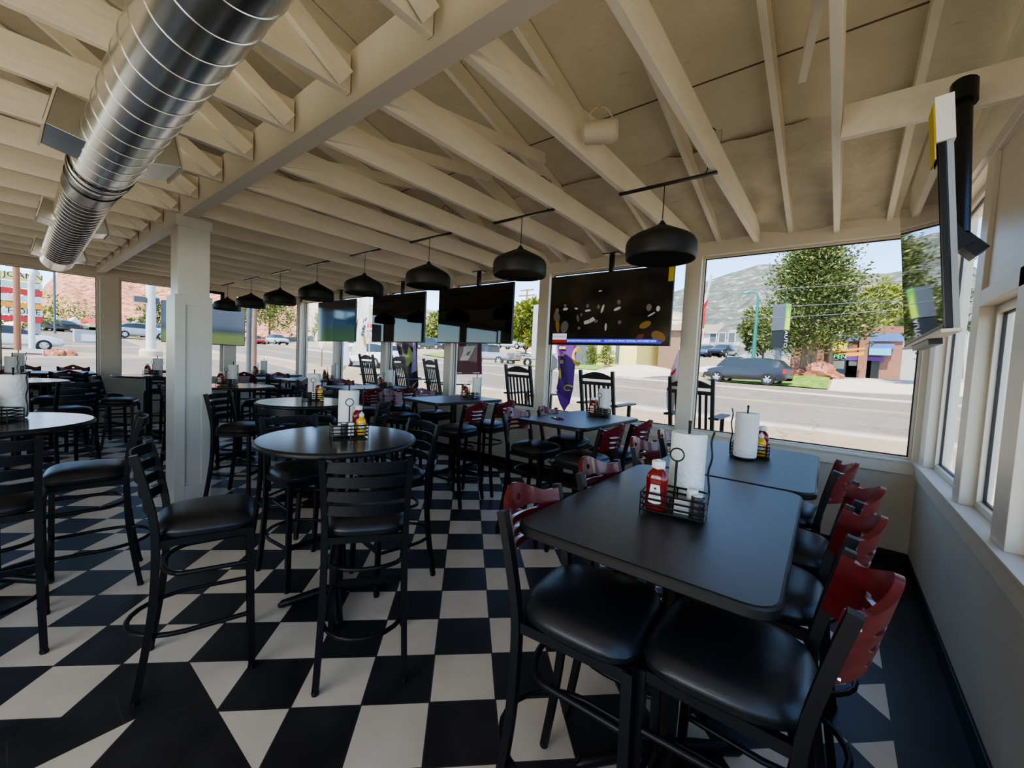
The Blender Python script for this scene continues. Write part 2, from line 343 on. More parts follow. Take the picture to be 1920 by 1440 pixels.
# ------------------------------------------------------------------ ceiling
def sheath_mat():
    m = mat('painted_plywood', (.64, .575, .43), .65, noise=.05, nscale=4, bump=.2, bscale=30); nt = m.node_tree; N = nt.nodes; L = nt.links; b = N['Principled BSDF']
    src = b.inputs['Base Color'].links[0].from_socket
    tc = N.new('ShaderNodeTexCoord'); mp = N.new('ShaderNodeMapping'); mp.inputs['Scale'].default_value = (1.6, 7, 1); mp.inputs['Rotation'].default_value = (0, 0, .25); L.new(tc.outputs['Object'], mp.inputs[0])
    n = N.new('ShaderNodeTexNoise'); n.inputs['Scale'].default_value = 4; n.inputs['Detail'].default_value = 3; L.new(mp.outputs[0], n.inputs[0])
    r = ramp(nt, [(.66, (0, 0, 0)), (.74, (1, 1, 1))]); L.new(n.outputs[0], r.inputs[0])
    sp = N.new('ShaderNodeSeparateXYZ'); L.new(tc.outputs['Object'], sp.inputs[0])
    d = N.new('ShaderNodeMath'); d.operation = 'FLOORED_MODULO'; sb = N.new('ShaderNodeMath'); sb.inputs[1].default_value = -3.075; L.new(sp.outputs[1], sb.inputs[0]); L.new(sb.outputs[0], d.inputs[0]); d.inputs[1].default_value = 1.2
    l = N.new('ShaderNodeMath'); l.operation = 'LESS_THAN'; L.new(d.outputs[0], l.inputs[0]); l.inputs[1].default_value = .014
    mm = N.new('ShaderNodeMath'); mm.operation = 'MULTIPLY'; L.new(r.outputs[0], mm.inputs[0]); mm.inputs[1].default_value = .22
    mx = N.new('ShaderNodeMath'); mx.operation = 'MAXIMUM'; L.new(mm.outputs[0], mx.inputs[0]); L.new(l.outputs[0], mx.inputs[1])
    mix = N.new('ShaderNodeMix'); mix.data_type = 'RGBA'; L.new(mx.outputs[0], mix.inputs[0]); L.new(src, mix.inputs[6]); mix.inputs[7].default_value = (.12, .09, .05, 1)
    L.new(mix.outputs[2], b.inputs['Base Color']); return m
M['ply'] = sheath_mat()
c_ = MB(); za, zb = roof(YW + .4) + .15, roof(YB - .3) + .15
c_.add([(XL - .3, YW + .4, za), (XR + .4, YW + .4, za), (XR + .4, YB - .3, zb), (XL - .3, YB - .3, zb), (XL - .3, YW + .4, za + .05), (XR + .4, YW + .4, za + .05), (XR + .4, YB - .3, zb + .05), (XL - .3, YB - .3, zb + .05)],
       [(0, 1, 2, 3), (7, 6, 5, 4), (0, 4, 5, 1), (1, 5, 6, 2), (2, 6, 7, 3), (3, 7, 4, 0)])
struct('ceiling', c_, 'ply', 'cream painted plywood underside of the sloping roof', smooth=False)
fo = []
rf = random.Random(3)
for i in range(25):                                                   # foam sprayed between the rafters down to the wall plate
    y = 3.66 + i * (1.24 / 24); row = []
    for j in range(200):
        x = XL + .05 + j * (XR - XL - .1) / 199
        w = math.sin(x * 9 + 3 * math.sin(y * 4)) * .012 + math.sin(y * 13 + 2 * math.sin(x * 5.3)) * .014 + rf.uniform(-.006, .006)
        k = max(0, (y - 4.45) / .45); z = roof(y) + .135 - min(1, i / 5) * .045 + w - k * k * .07
        row.append((x, y, z))
    fo.append(row)
o = MB().grid(fo).build('ceiling_insulation', 'foam', ang=80); tag(o, 'lumpy cream painted spray foam between the rafters above the street windows', kind='structure')
JX = [-.1 - .645 * k for k in range(17)]
WOODL = 'cream painted ceiling joist'
ords = ['first', 'second', 'third', 'fourth', 'fifth', 'sixth', 'seventh', 'eighth', 'ninth', 'tenth', 'eleventh', 'twelfth', 'thirteenth', 'fourteenth', 'fifteenth', 'sixteenth', 'seventeenth', 'eighteenth']
for k, x in enumerate(JX):
    j = MB().bar((x, 1.265, 3.045), (x, 4.93, 3.045), .042, .19)
    struct('ceiling_joist', j, 'wood', f'{ords[k]} cream joist from the right, between the long beam and the street windows', smooth=False, bevel=.003)
    j = MB().bar((x - .05, -3.95, 3.045), (x - .05, 1.145, 3.045), .042, .19)
    struct('ceiling_joist', j, 'wood', f'{ords[k]} cream joist from the right, behind the long beam over the duct', smooth=False, bevel=.003)
    rx = x - .36
    rr = MB().bar((rx, 4.93, roof(4.93) + .07), (rx, -3.95, roof(-3.95) + .07), .042, .14)
    struct('roof_rafter', rr, 'wood', f'{ords[k]} sloping cream rafter from the right, under the plywood', smooth=False)
    wb = MB().bar((x + .045, 1.30, 3.0), (x - .20, 3.12, roof(3.12) + .02), .04, .09)
    struct('roof_brace', wb, 'wood', f'{ords[k]} diagonal brace from the right, rising from the beam towards the street', smooth=False)
    wb = MB().bar((x + .01, 1.10, 2.985), (x - .20, -1.2, roof(-1.2) + .02), .04, .09)
    struct('roof_brace', wb, 'wood', f'{ords[k]} diagonal brace from the right, rising from the beam over the duct', smooth=False)
struct('roof_rafter', MB().bar((.26, 4.93, roof(4.93) + .07), (.26, -3.95, roof(-3.95) + .07), .042, .14), 'wood', 'sloping cream rafter closest to the right wall', smooth=False)
struct('ceiling_beam', MB().box(XL, XR, 1.15, 1.26, 2.90, 3.17), 'beam', 'long smooth beam carrying the joists, passing over the white pillar', smooth=False, bevel=.003)
struct('ceiling_blocking', MB().box(-.078, XR - .03, 2.86, 2.90, 2.906, 3.08), 'wood', 'flat cream board fixed across to the right wall above the edge-on television', smooth=False, bevel=.003)
pl = MB().box(-5.51, -5.18, 1.09, 1.40, 0, 2.12).box(-5.475, -5.20, 1.12, 1.385, 2.12, 2.90).box(-5.50, -5.185, 1.10, 1.40, 2.80, 2.90)
struct('pillar', MB(), 'pillar', 'white panelled pillar under the long beam') if False else None
po = pl.build('pillar', 'pillar', smooth=False, bevel=.003); tag(po, 'white square pillar with recessed panel, standing under the long beam', kind='structure')
fr = MB()
for (y0, y1, z0, z1) in ((1.09, 1.175, .0, 2.12), (1.315, 1.40, 0, 2.12), (1.175, 1.315, 0, .17), (1.175, 1.315, 2.02, 2.12)): fr.box(-5.18, -5.164, y0, y1, z0, z1)
fr.build('panel_frame', 'pillar', po, smooth=False, bevel=.002)

# ------------------------------------------------------------------ bar stools
def cushion():
    m = MB(); rings = []
    def outline(s, z, k=1.0):
        pts = []
        for i in range(40):
            a = 2 * PI * i / 40; c, q = math.cos(a), math.sin(a); n = 4.0
            r = (abs(c) ** n + abs(q) ** n) ** (-1 / n); x, y = r * c, r * q
            wx = .212 + .012 * y; x *= wx * s; y = y * .203 * s + .012
            if y < 0: x *= 1 - .10 * (min(1, -y / .2)) ** 2
            pts.append((x, y, z))
        return pts
    prof = [(.90, .728), (.97, .730), (1.0, .742), (1.0, .752), (1.012, .757), (.99, .765), (.95, .782), (.84, .797), (.62, .808), (.3, .813)]
    R_ = [outline(s, z) for s, z in prof]; vs = [p for r in R_ for p in r] + [(0, .012, .815)]; fs = []; n = 40
    for i in range(len(R_) - 1):
        for j in range(n): fs.append((i * n + j, i * n + (j + 1) % n, (i + 1) * n + (j + 1) % n, (i + 1) * n + j))
    t = (len(R_) - 1) * n
    for j in range(n): fs.append((t + j, t + (j + 1) % n, len(vs) - 1))
    fs.append(tuple(reversed(range(n)))); return m.add(vs, fs)
def rearleg(s):
    P = smoothpts([(s * .203, -.235, .008), (s * .196, -.205, .2), (s * .190, -.178, .42), (s * .188, -.168, .62), (s * .188, -.172, .80), (s * .192, -.205, .98), (s * .196, -.240, 1.125)], 4)
    return MB().tube(P, .0145, sq=True)
def make_stool(kind, label):
    t = thing('bar_stool', label, 'bar stool'); dz = .052 if kind == 'red' else 0
    cu = cushion(); cu.v = [(x, y, z + dz) for x, y, z in cu.v]; cu.build('seat', 'vinyl', t, ang=60)
    for s in (-1, 1):
        o = rearleg(s).build('leg', 'blackmetal', t, ang=50); MB().lathe([(.017, 0), (.018, .012), (.016, .02)], 8, (s * .203, -.235, 0)).build('foot_cap', 'edge', o)
        o = MB().tube([(s * .200, .205, .008), (s * .186, .192, .725 + dz)], .0145, sq=True).build('leg', 'blackmetal', t); MB().lathe([(.017, 0), (.018, .012), (.016, .02)], 8, (s * .200, .205, 0)).build('foot_cap', 'edge', o)
    MB().box(-.175, .175, .175, .205, .695 + dz, .728 + dz).box(-.18, .18, -.18, -.155, .695 + dz, .728 + dz).box(-.196, -.172, -.17, .19, .695 + dz, .728 + dz).box(.172, .196, -.17, .19, .695 + dz, .728 + dz).build('seat_frame', 'blackmetal', t, smooth=False)
    def uring(z, out, w):
        P = [(-.19, .20, z)] + [(w * math.cos(a) * 1.0, -.06 + out * math.sin(a), z) for a in [R(180 + i * 15) for i in range(13)]] + [(.19, .20, z)]
        return MB().tube(P, .0115, 8)
    uring(.285, .235, .205).build('footrest', 'blackmetal', t, ang=60)
    uring(.55 + dz, .10, .175).build('brace', 'blackmetal', t, ang=60)
    MB().box(-.19, .19, .192, .206, .28, .315).build('stretcher', 'blackmetal', t, smooth=False)
    if kind == 'ladder':
        for z, h in ((1.085, .050), (1.012, .046), (.940, .046), (.868, .046)):
            yb = -.172 - .068 * max(0, (z - .80) / .325); g = []
            for i in range(13):
                u = -1 + i / 6; x = u * .183; y = yb - .045 * (1 - u * u); g.append((x, y))
            m = MB(); n = 13
            vs = [(x, y + d, z + q + (.006 * (1 - abs(x) / .19) if q > 0 else 0)) for d in (-.004, .004) for q in (-h / 2, h / 2) for x, y in g]
            fs = []
            for i in range(n - 1):
                fs += [(i, i + 1, n + i + 1, n + i), (2 * n + i, 3 * n + i, 3 * n + i + 1, 2 * n + i + 1), (n + i, n + i + 1, 3 * n + i + 1, 3 * n + i), (i, 2 * n + i, 2 * n + i + 1, i + 1)]
            fs += [(0, n, 3 * n, 2 * n), (n - 1, 3 * n - 1, 4 * n - 1, 2 * n - 1)]
            m.add(vs, fs).build('back_slat', 'blackmetal', t, ang=40)
    else:
        # curved wooden back: wavy crest, three slots, one hole in the crest
        cols = 41; m = MB(); P = []
        def crest(u): return 1.118 + .038 * math.exp(-(u / .42) ** 2) - .012 * math.exp(-((abs(u) - .78) / .18) ** 2)
        sl = [(.972, .54), (1.013, .58), (1.054, .62)]
        def rows(u):
            z = [.940]
            for zc, su in sl:
                h = .0095 * math.sqrt(max(0, 1 - (abs(u) / su) ** 8)) if abs(u) < su else 0; z += [zc - h, zc + h]
            hh = .013 * math.sqrt(max(0, 1 - (u / .10) ** 2)) if abs(u) < .10 else 0
            z += [1.104 - hh, 1.104 + hh, crest(u)]; return z
        for i in range(cols):
            u = -1 + 2 * i / (cols - 1); P.append([(u * .187, -.172 - .068 * max(0, (z - .80) / .325) - .088 * (1 - abs(u) ** 2.2) + .004, z) for z in rows(u)])
        def skip(i, j):
            u0 = abs(-1 + 2 * i / (cols - 1)); u1 = abs(-1 + 2 * (i + 1) / (cols - 1)); um = (u0 + u1) / 2
            for q, (zc, su) in enumerate(sl):
                if j == 1 + 2 * q: return min(u0, u1) < su
            if j == 7: return min(u0, u1) < .10
            return False
        o = m.grid(P, skip=skip).build('back_panel', 'red', t, ang=50, weld=True, solid=.019)
        for s in (-1, 1):
            for z in (.97, 1.09): MB().lathe([(.007, -.003), (.006, .003), (0, .004)], 8, (s * .188, -.172 - .068 * max(0, (z - .80) / .325) - .016, z), axis='y').build('bolt', 'steel', o)
    return t
SL = make_stool('ladder', ''); SR = make_stool('red', '')
index_kids(); _first = {'ladder': True, 'red': True}
def stool(kind, x, y, fx, fy, label, group):
    rz = math.atan2(-fx, fy); p = SL if kind == 'ladder' else SR
    if _first[kind]:
        _first[kind] = False; p.location = (x, y, 0); p.rotation_euler = (0, 0, rz); p['label'] = label; p['group'] = group; return p
    return dup(p, (x, y, 0), rz, label, group)
GB = 'black ladder back stools'; GR = 'red back stools'
K = 'black ladder-back stool '; Q = 'red-backed bar stool '
for a in [
 (-2.466, .643, .12, .386, 'turned sideways at front left, closest to the camera'),
 (-1.884, 1.21, -.81, .585, 'seen from behind, tucked to the front of the nearest round table'),
 (-2.47, 1.78, -.13, -.99, 'at the far right of the nearest round table, back to the windows'),
 (-2.97, 1.37, 1, .03, 'at the left side of the nearest round table, facing the caddy'),
 (-3.78, .37, -.15, -.99, 'in side view left of the pillar, seat pointing left'),
 (-3.33, -.06, -1, .07, 'cut off by the left picture edge, back to the camera'),
 (-4.55, -.42, .5, .75, 'half hidden under the round table at the left edge'),
 (-7.25, .5, -.9, -.4, 'between the left edge and second left round tables'),
 (-5.0, 1.62, .75, .66, 'beside the white pillar, facing the middle round table'),
 (-3.82, 1.66, -.52, .85, 'between the nearest and the middle round table'),
 (-4.0, 2.47, -.8, -.6, 'at the right side of the middle round table'),
 (-5.05, 2.5, .8, -.6, 'at the far left side of the middle round table'),
 (-6.42, 1.52, -.4, .9, 'in front of the round table behind the pillar'),
 (-7.3, 1.75, .6, .7, 'at the left of the round table behind the pillar'),
 (-6.35, 2.6, -.7, -.6, 'at the right of the round table behind the pillar'),
 (-7.3, 2.65, .7, -.7, 'at the far side of the round table behind the pillar'),
 (-8.15, 1.07, .35, .94, 'in side view left of the pillar, seat pointing right'),
 (-8.75, 1.95, -.8, -.5, 'far left of the pillar, back to the right'),
 (-8.45, -.48, .4, .7, 'at the near side of the second left round table'),
 (-9.03, 1.00, -.35, .94, 'at the near side of the far left round table'),
 (-9.95, 1.90, .9, -.4, 'behind the far left round table, by the left window'),
 (-8.75, .52, .8, -.5, 'at the far side of the second left round table'),
]: stool('ladder', *a[:4], K + a[4], GB)
for a in [
 (-.60, 1.235, .99, .10, 'in the foreground, left side of the near rectangular table'),
 (-.635, 1.82, 1, 0, 'second along the left side of the joined tables, from the camera'),
 (-.70, 2.60, 1, 0, 'third along the left side of the joined tables, from the camera'),
 (-.70, 3.12, 1, 0, 'last along the left side of the joined tables, beside the window'),
 (-.174, 1.295, -1, 0, 'in the right foreground, back to the right wall'),
 (-.165, 1.82, -1, 0, 'second along the right side of the joined tables, from the camera'),
 (-.135, 2.315, -1, 0, 'third along the right side of the joined tables, from the camera'),
 (-.20, 2.90, -1, .03, 'last along the right side of the joined tables, by the window corner'),
 (-2.20, 3.16, 1, 0, 'at the left front of the table under the nearest television'),
 (-2.16, 3.68, 1, .1, 'at the left rear of the table under the nearest television'),
 (-1.63, 3.10, -1, .03, 'at the right front of the table under the nearest television'),
 (-1.58, 3.60, -1, .03, 'at the right rear of the table under the nearest television'),
 (-4.50, 3.32, 1, 0, 'at the left front of the table under the second television'),
 (-4.46, 3.88, 1, 0, 'at the left rear of the table under the second television'),
 (-3.33, 3.25, -1, -.12, 'at the right front of the table under the second television'),
 (-3.34, 3.78, -1, -.12, 'at the right rear of the table under the second television'),
 (-6.75, 3.28, 1, 0, 'at the left front of the table under the third television'),
 (-6.70, 3.85, 1, 0, 'at the left rear of the table under the third television'),
 (-5.25, 3.22, -1, 0, 'at the right front of the table under the third television'),
 (-5.31, 3.83, -1, 0, 'at the right rear of the table under the third television'),
 (-8.66, 3.55, 1, 0, 'at the left side of the table under the fourth television'),
 (-7.40, 3.35, -1, 0, 'at the right front of the table under the fourth television'),
 (-7.42, 3.9, -1, 0, 'at the right rear of the table under the fourth television'),
 (-9.42, 3.05, -1, .15, 'at the right front of the last window table in the far corner'),
 (-9.42, 3.66, -1, .1, 'at the right rear of the last window table in the far corner'),
 (-9.50, .10, -1, .1, 'in front of the left wall table, first from the left'),
 (-9.48, .68, -1, .05, 'in front of the left wall table, second from the left'),
 (-10.72, .25, 1, 0, 'behind the left wall table, first from the left'),
 (-10.72, .85, 1, 0, 'behind the left wall table, second from the left'),
]: stool('red', *a[:4], Q + a[4], GR)

# ------------------------------------------------------------------ tables
def feet(cx=0, cy=0, ln=.33, rot=0):
    out = []
    for i in range(4):
        a = R(45 + 90 * i) + rot; d = Vector((math.cos(a), math.sin(a), 0)); m = MB()
        P = [d * .02 + Vector((cx, cy, .062)), d * .12 + Vector((cx, cy, .052)), d * (ln * .7) + Vector((cx, cy, .034)), d * (ln - .02) + Vector((cx, cy, .022)), d * ln + Vector((cx, cy, .012))]
        m.tube(P, [.032, .030, .026, .024, .012], 8); out.append(m)
    return out
def pedestal(t, rot=0, ln=.33):
    MB().lathe([(.055, .03), (.055, .075), (.042, .085), (.042, 1.0), (.042, 1.03)], 20).build('column', 'blackmetal', t)
    for f in feet(0, 0, ln, rot): f.build('foot', 'blackmetal', t, ang=60)
    MB().box(-.22, .22, -.03, .03, 1.022, 1.036).box(-.03, .03, -.22, .22, 1.022, 1.036).build('top_plate', 'blackmetal', t, smooth=False)
def marble():
    m = mat('black_marble_laminate', (.048, .042, .036), .16, noise=.35, nscale=3, spec=.75); nt = m.node_tree; N = nt.nodes; L = nt.links; b = N['Principled BSDF']
    src = b.inputs['Base Color'].links[0].from_socket
    tc = N.new('ShaderNodeTexCoord'); n = N.new('ShaderNodeTexNoise'); n.inputs['Scale'].default_value = 2.2; n.inputs['Detail'].default_value = 6; n.inputs['Distortion'].default_value = 1.2; L.new(tc.outputs['Object'], n.inputs[0])
    r = ramp(nt, [(.485, (0, 0, 0)), (.5, (1, 1, 1)), (.515, (0, 0, 0))]); L.new(n.outputs[0], r.inputs[0])
    n2 = N.new('ShaderNodeTexNoise'); n2.inputs['Scale'].default_value = 4; L.new(tc.outputs['Object'], n2.inputs[0]); r2 = ramp(nt, [(.5, (0, 0, 0)), (.72, (.5, .5, .5))]); L.new(n2.outputs[0], r2.inputs[0])
    q = N.new('ShaderNodeMath'); q.operation = 'MULTIPLY'; L.new(r.outputs[0], q.inputs[0]); L.new(r2.outputs[0], q.inputs[1])
    mx = N.new('ShaderNodeMix'); mx.data_type = 'RGBA'; L.new(q.outputs[0], mx.inputs[0]); L.new(src, mx.inputs[6]); mx.inputs[7].default_value = (.45, .40, .33, 1); L.new(mx.outputs[2], b.inputs['Base Color'])
    return m
M['marble'] = marble()
def rect_table():
    t = thing('rectangular_table', '', 'table')
    m = MB(); prof = [(0.006, 1.036), (0, 1.041), (0, 1.062), (.004, 1.068), (.010, 1.07)]
    rs = [rrect(.765 - 2 * i, 1.21 - 2 * i, .075 - i) for i, z in prof]; n = len(rs[0]); vs = [(x, y, z) for (i, z), r in zip(prof, rs) for x, y in r]
    fs = [(a * n + j, a * n + (j + 1) % n, (a + 1) * n + (j + 1) % n, (a + 1) * n + j) for a in range(4) for j in range(n)]
    m.add(vs, fs + [tuple(reversed(range(n)))], 1).add([(x, y, 1.07) for x, y in rs[-1]], [tuple(range(n))], 0)
    m.build('tabletop', ['lam', 'edge'], t, ang=30); pedestal(t, 0, .36); return t
def round_table():
    t = thing('round_table', '', 'table')
    MB().lathe([(.10, 1.036), (.472, 1.036), (.482, 1.042), (.484, 1.052), (.480, 1.062), (.470, 1.069)], 64).build('rim', 'edge', t)
    MB().lathe([(.469, 1.060), (.469, 1.0695), (.0, 1.0705)], 64).build('tabletop', 'marble', t, ang=20)
    pedestal(t, R(20)); return t
RT = rect_table(); RD = round_table(); index_kids()
TA = {'A': (-.452, 1.68), 'B': (-.425, 2.905), 'T2': (-2.02, 3.70), 'T3': (-4.07, 3.87), 'T4': (-6.15, 3.87), 'T5': (-8.12, 3.9), 'T6': (-9.95, 3.75), 'LW': (-10.15, .45)}
TD = {'A': 'the right foreground table', 'B': 'the joined table by the corner window', 'T2': 'the table under the nearest television', 'T3': 'the table under the second television',
      'T4': 'the table under the third television', 'T5': 'the table under the fourth television', 'T6': 'the last window table in the far corner', 'LW': 'the table by the left wall',
      'R1': 'the nearest round table', 'R2': 'the middle round table', 'R3': 'the round table behind the pillar', 'L1': 'the round table at the left edge', 'L2': 'the second left round table', 'L3': 'the far left round table beside the pillar'}
RL = {'A': 'dark rectangular bar table in the right foreground', 'B': 'dark rectangular bar table joined to the foreground one, by the corner window', 'T2': 'dark rectangular bar table under the nearest television with a phone on it', 'T3': 'dark rectangular bar table under the second television',
      'T4': 'dark rectangular bar table under the third television', 'T5': 'dark rectangular bar table under the fourth television', 'T6': 'dark rectangular bar table in the far window corner', 'LW': 'dark rectangular bar table beside the left wall window'}
for i, (k, (x, y)) in enumerate(TA.items()):
    rz = R(1.0) if k in 'AB' else R(-1.5)
    if i == 0: RT.location = (x, y, 0); RT.rotation_euler = (0, 0, rz); RT['label'] = RL[k]; RT['group'] = 'rectangular bar tables'
    else: dup(RT, (x, y, 0), rz, RL[k], 'rectangular bar tables')
RP = {'R1': (-2.49, 1.37), 'R2': (-4.50, 2.08), 'R3': (-6.80, 2.15), 'L1': (-4.16, -.05), 'L2': (-8.15, .12), 'L3': (-9.35, 1.62)}
RN = {'R1': 'round black marble-look bar table nearest the camera', 'R2': 'round black bar table behind the nearest round one', 'R3': 'round black bar table right behind the white pillar', 'L1': 'round bar table with pale window reflection at the left edge',
      'L2': 'round bar table behind the left edge one', 'L3': 'round bar table far left beside the pillar, near the left windows'}
for i, (k, (x, y)) in enumerate(RP.items()):
    if i == 0: RD.location = (x, y, 0); RD['label'] = RN[k]; RD['group'] = 'round bar tables'
    else: dup(RD, (x, y, 0), R(25 * i), RN[k], 'round bar tables')

# ------------------------------------------------------------------ condiments
def caddy():
    t = thing('condiment_caddy', '', 'caddy'); W, D = .215, .145
    MB().box(-W / 2, W / 2, -D / 2, D / 2, .010, .013).build('tray', 'wire', t, smooth=False)
    for z in (.014, .036, .058, .080):
        MB().tube([(x, y, z) for x, y in rrect(W, D, .018, 3)], .0042, 6, closed=True).build('wire_ring', 'wire', t)
    for x in (-W / 2, 0, W / 2):
        for y in (-D / 2, D / 2): MB().tube([(x, y, 0), (x, y, .080)], .003, 6).build('upright', 'wire', t)
    MB().tube([(0, -.005, .012), (0, -.005, .20)], .0045, 8).tube([(.024 * math.sin(a), -.005, .224 - .024 * math.cos(a)) for a in [2 * PI * i / 20 for i in range(20)]], .003, 6, closed=True).build('ring_handle', 'wire', t)
    MB().lathe([(.005, .01), (.005, .325), (.0065, .33), (.0065, .338), (0, .341)], 10, (.02, .14, 0)).lathe([(.062, .008), (.062, .013)], 20, (.02, .14, 0)).tube([(.02, .09, .012), (.02, .06, .012)], .004, 6).build('towel_spindle', 'wire', t)
    MB().tube(smoothpts([(.105, .10, .012), (.108, .105, .08), (.100, .105, .15), (.110, .105, .21), (.104, .105, .27), (.112, .105, .31)], 4), .0038, 8).build('wavy_arm', 'wire', t)
    return t
def towel():
    m = MB(); n = 48; pr = [(.021, .016), (.062, .016), (.066, .022), (.0665, .10), (.066, .20), (.0665, .285), (.063, .292), (.022, .290), (.021, .25)]; vs = []
    for r, z in pr:
        for j in range(n):
            a = 2 * PI * j / n; q = r * (1 + (.012 * math.sin(5 * a + z * 30) if r > .05 else 0)); vs.append((q * math.cos(a), q * math.sin(a), z))
    fs = [(i * n + j, i * n + (j + 1) % n, (i + 1) * n + (j + 1) % n, (i + 1) * n + j) for i in range(len(pr) - 1) for j in range(n)]
    m.add(vs, fs); o = m.build('paper_towel_roll', 'towel', ang=60); tag(o, '', 'paper towels')
    MB().lathe([(.0205, .018), (.0205, .285)], 20).build('core', 'cardboard', o); return o
def ketchup():
    m = MB(); prof = [(.70, 0), (.96, .004), (1.0, .02), (1.0, .055), (.94, .075), (.97, .10), (1.0, .115), (.90, .135), (.60, .150), (.42, .155), (.42, .160)]; vs = []; n = 32
    for s, z in prof:
        for j in range(n):
            a = 2 * PI * j / n; c, q = math.cos(a), math.sin(a); e = 3.5 if s > .8 else 2.4; r = (abs(c) ** e + abs(q) ** e) ** (-1 / e)
            vs.append((r * c * .039 * s, r * q * .026 * (s if s > .5 else s * 1.3), z))
    fs = [(i * n + j, i * n + (j + 1) % n, (i + 1) * n + (j + 1) % n, (i + 1) * n + j) for i in range(len(prof) - 1) for j in range(n)] + [tuple(reversed(range(n))), tuple(range((len(prof) - 1) * n, len(prof) * n))]
    o = m.add(vs, fs).build('ketchup_bottle', 'ketch', ang=40); tag(o, '', 'ketchup')
    MB().lathe([(.0235, .158), (.0245, .162), (.0245, .180), (.022, .184), (.010, .185), (.008, .189), (0, .189)], 24).build('cap', 'white', o)
    for s in (-1, 1):
        L_ = MB().prism([(-.024, .035), (-.020, .030), (0, .026), (.020, .030), (.024, .035), (.0245, .046), (.0215, .050), (.0165, .098), (-.0165, .098), (-.0215, .050), (-.0245, .046)], 0, .0008, fn=lambda x, y, z: (x, s * -(.0267 + z), y)).build('label', 'label', o, smooth=False)
        fx = Matrix(((s, 0, 0, 0), (0, 0, -s, -s * .0277), (0, 1, 0, 0), (0, 0, 0, 1)))
        text('label_text', 'HEINZ', .012, 'labelink', fx @ Matrix.Translation((0, .068, 0)), L_); text('label_text', 'TOMATO', .007, 'labelink', fx @ Matrix.Translation((0, .055, 0)), L_); text('label_text', 'KETCHUP', .0085, 'labelink', fx @ Matrix.Translation((0, .040, 0)), L_)
        MB().lathe([(.0045, 0), (0, .001)], 12, (0, 0, 0), axis='y').build('tomato_mark', 'ketch', L_).location = (0, -s * .0278, .084)
    return o
def mustard():
    o = MB().lathe([(.020, 0), (.027, .003), (.029, .015), (.027, .05), (.0285, .075), (.027, .095), (.018, .112), (.0125, .117), (.0125, .121)], 28, sy=.8).build('mustard_bottle', 'must', ang=40); tag(o, '', 'mustard')
    MB().lathe([(.0145, .119), (.015, .122), (.015, .137), (.010, .142), (.005, .146), (.004, .152), (0, .153)], 20).build('cap', 'white', o)
    for s in (-1, 1):
        L_ = MB().lathe([(.016, 0), (0, .0015)], 20, axis='y', sy=1.3).build('label', 'label', o); L_.location = (0, s * .0225, .055); L_.rotation_euler = (0, 0, 0 if s > 0 else PI)
        text('label_text', 'HEINZ', .0085, 'labelblue', Matrix(((-1, 0, 0, 0), (0, 0, 1, .0020), (0, 1, 0, 0), (0, 0, 0, 1))), L_)
    return o
def shaker(name, m, cat):
    o = MB().lathe([(.019, 0), (.020, .003), (.020, .078), (.018, .081)], 24).build(name, m, ang=40); tag(o, '', cat)
    MB().lathe([(.0175, .080), (.0175, .083), (0, .084)], 20).build('lid', 'white' if m != 'white' else 'cardboard', o); return o
def packets():
    o = MB(); rr = random.Random(5)
    for i in range(9):
        y = -.018 + i * .0042; o.add([(-.026, y, 0), (.026, y + .001, 0), (.026, y + .004, .045 + rr.uniform(-.006, .01)), (-.026, y + .003, .045 + rr.uniform(-.006, .01))], [(0, 1, 2, 3)])
    o = o.build('sugar_packets', 'paper', smooth=False); tag(o, '', 'sugar packets', kind='stuff'); return o
PR = {'caddy': caddy(), 'towel': towel(), 'ketchup': ketchup(), 'mustard': mustard(), 'salt': shaker('salt_shaker', 'white', 'salt'), 'pepper': shaker('pepper_shaker', 'pepper', 'pepper'), 'sugar': packets()}
index_kids(); _used = set()
LB = {'caddy': 'black wire condiment caddy on ', 'towel': 'white paper towel roll standing on ', 'ketchup': 'red ketchup bottle with white cap on ', 'mustard': 'yellow mustard bottle on ',
      'salt': 'white salt shaker on ', 'pepper': 'dark pepper tin on ', 'sugar': 'white sugar packets on '}
GP = {'caddy': 'table caddies', 'towel': 'paper towel rolls', 'ketchup': 'ketchup bottles', 'mustard': 'mustard bottles', 'salt': 'salt shakers', 'pepper': 'pepper tins', 'sugar': 'sugar packets in caddies'}
def place(kind, p, rz, where):
    l = LB[kind] + where
    if kind not in _used:
        _used.add(kind); o = PR[kind]; o.location = p; o.rotation_euler = (0, 0, rz); o['label'] = l; o['group'] = GP[kind]
    else: dup(PR[kind], p, rz, l, GP[kind])
Z = 1.0707
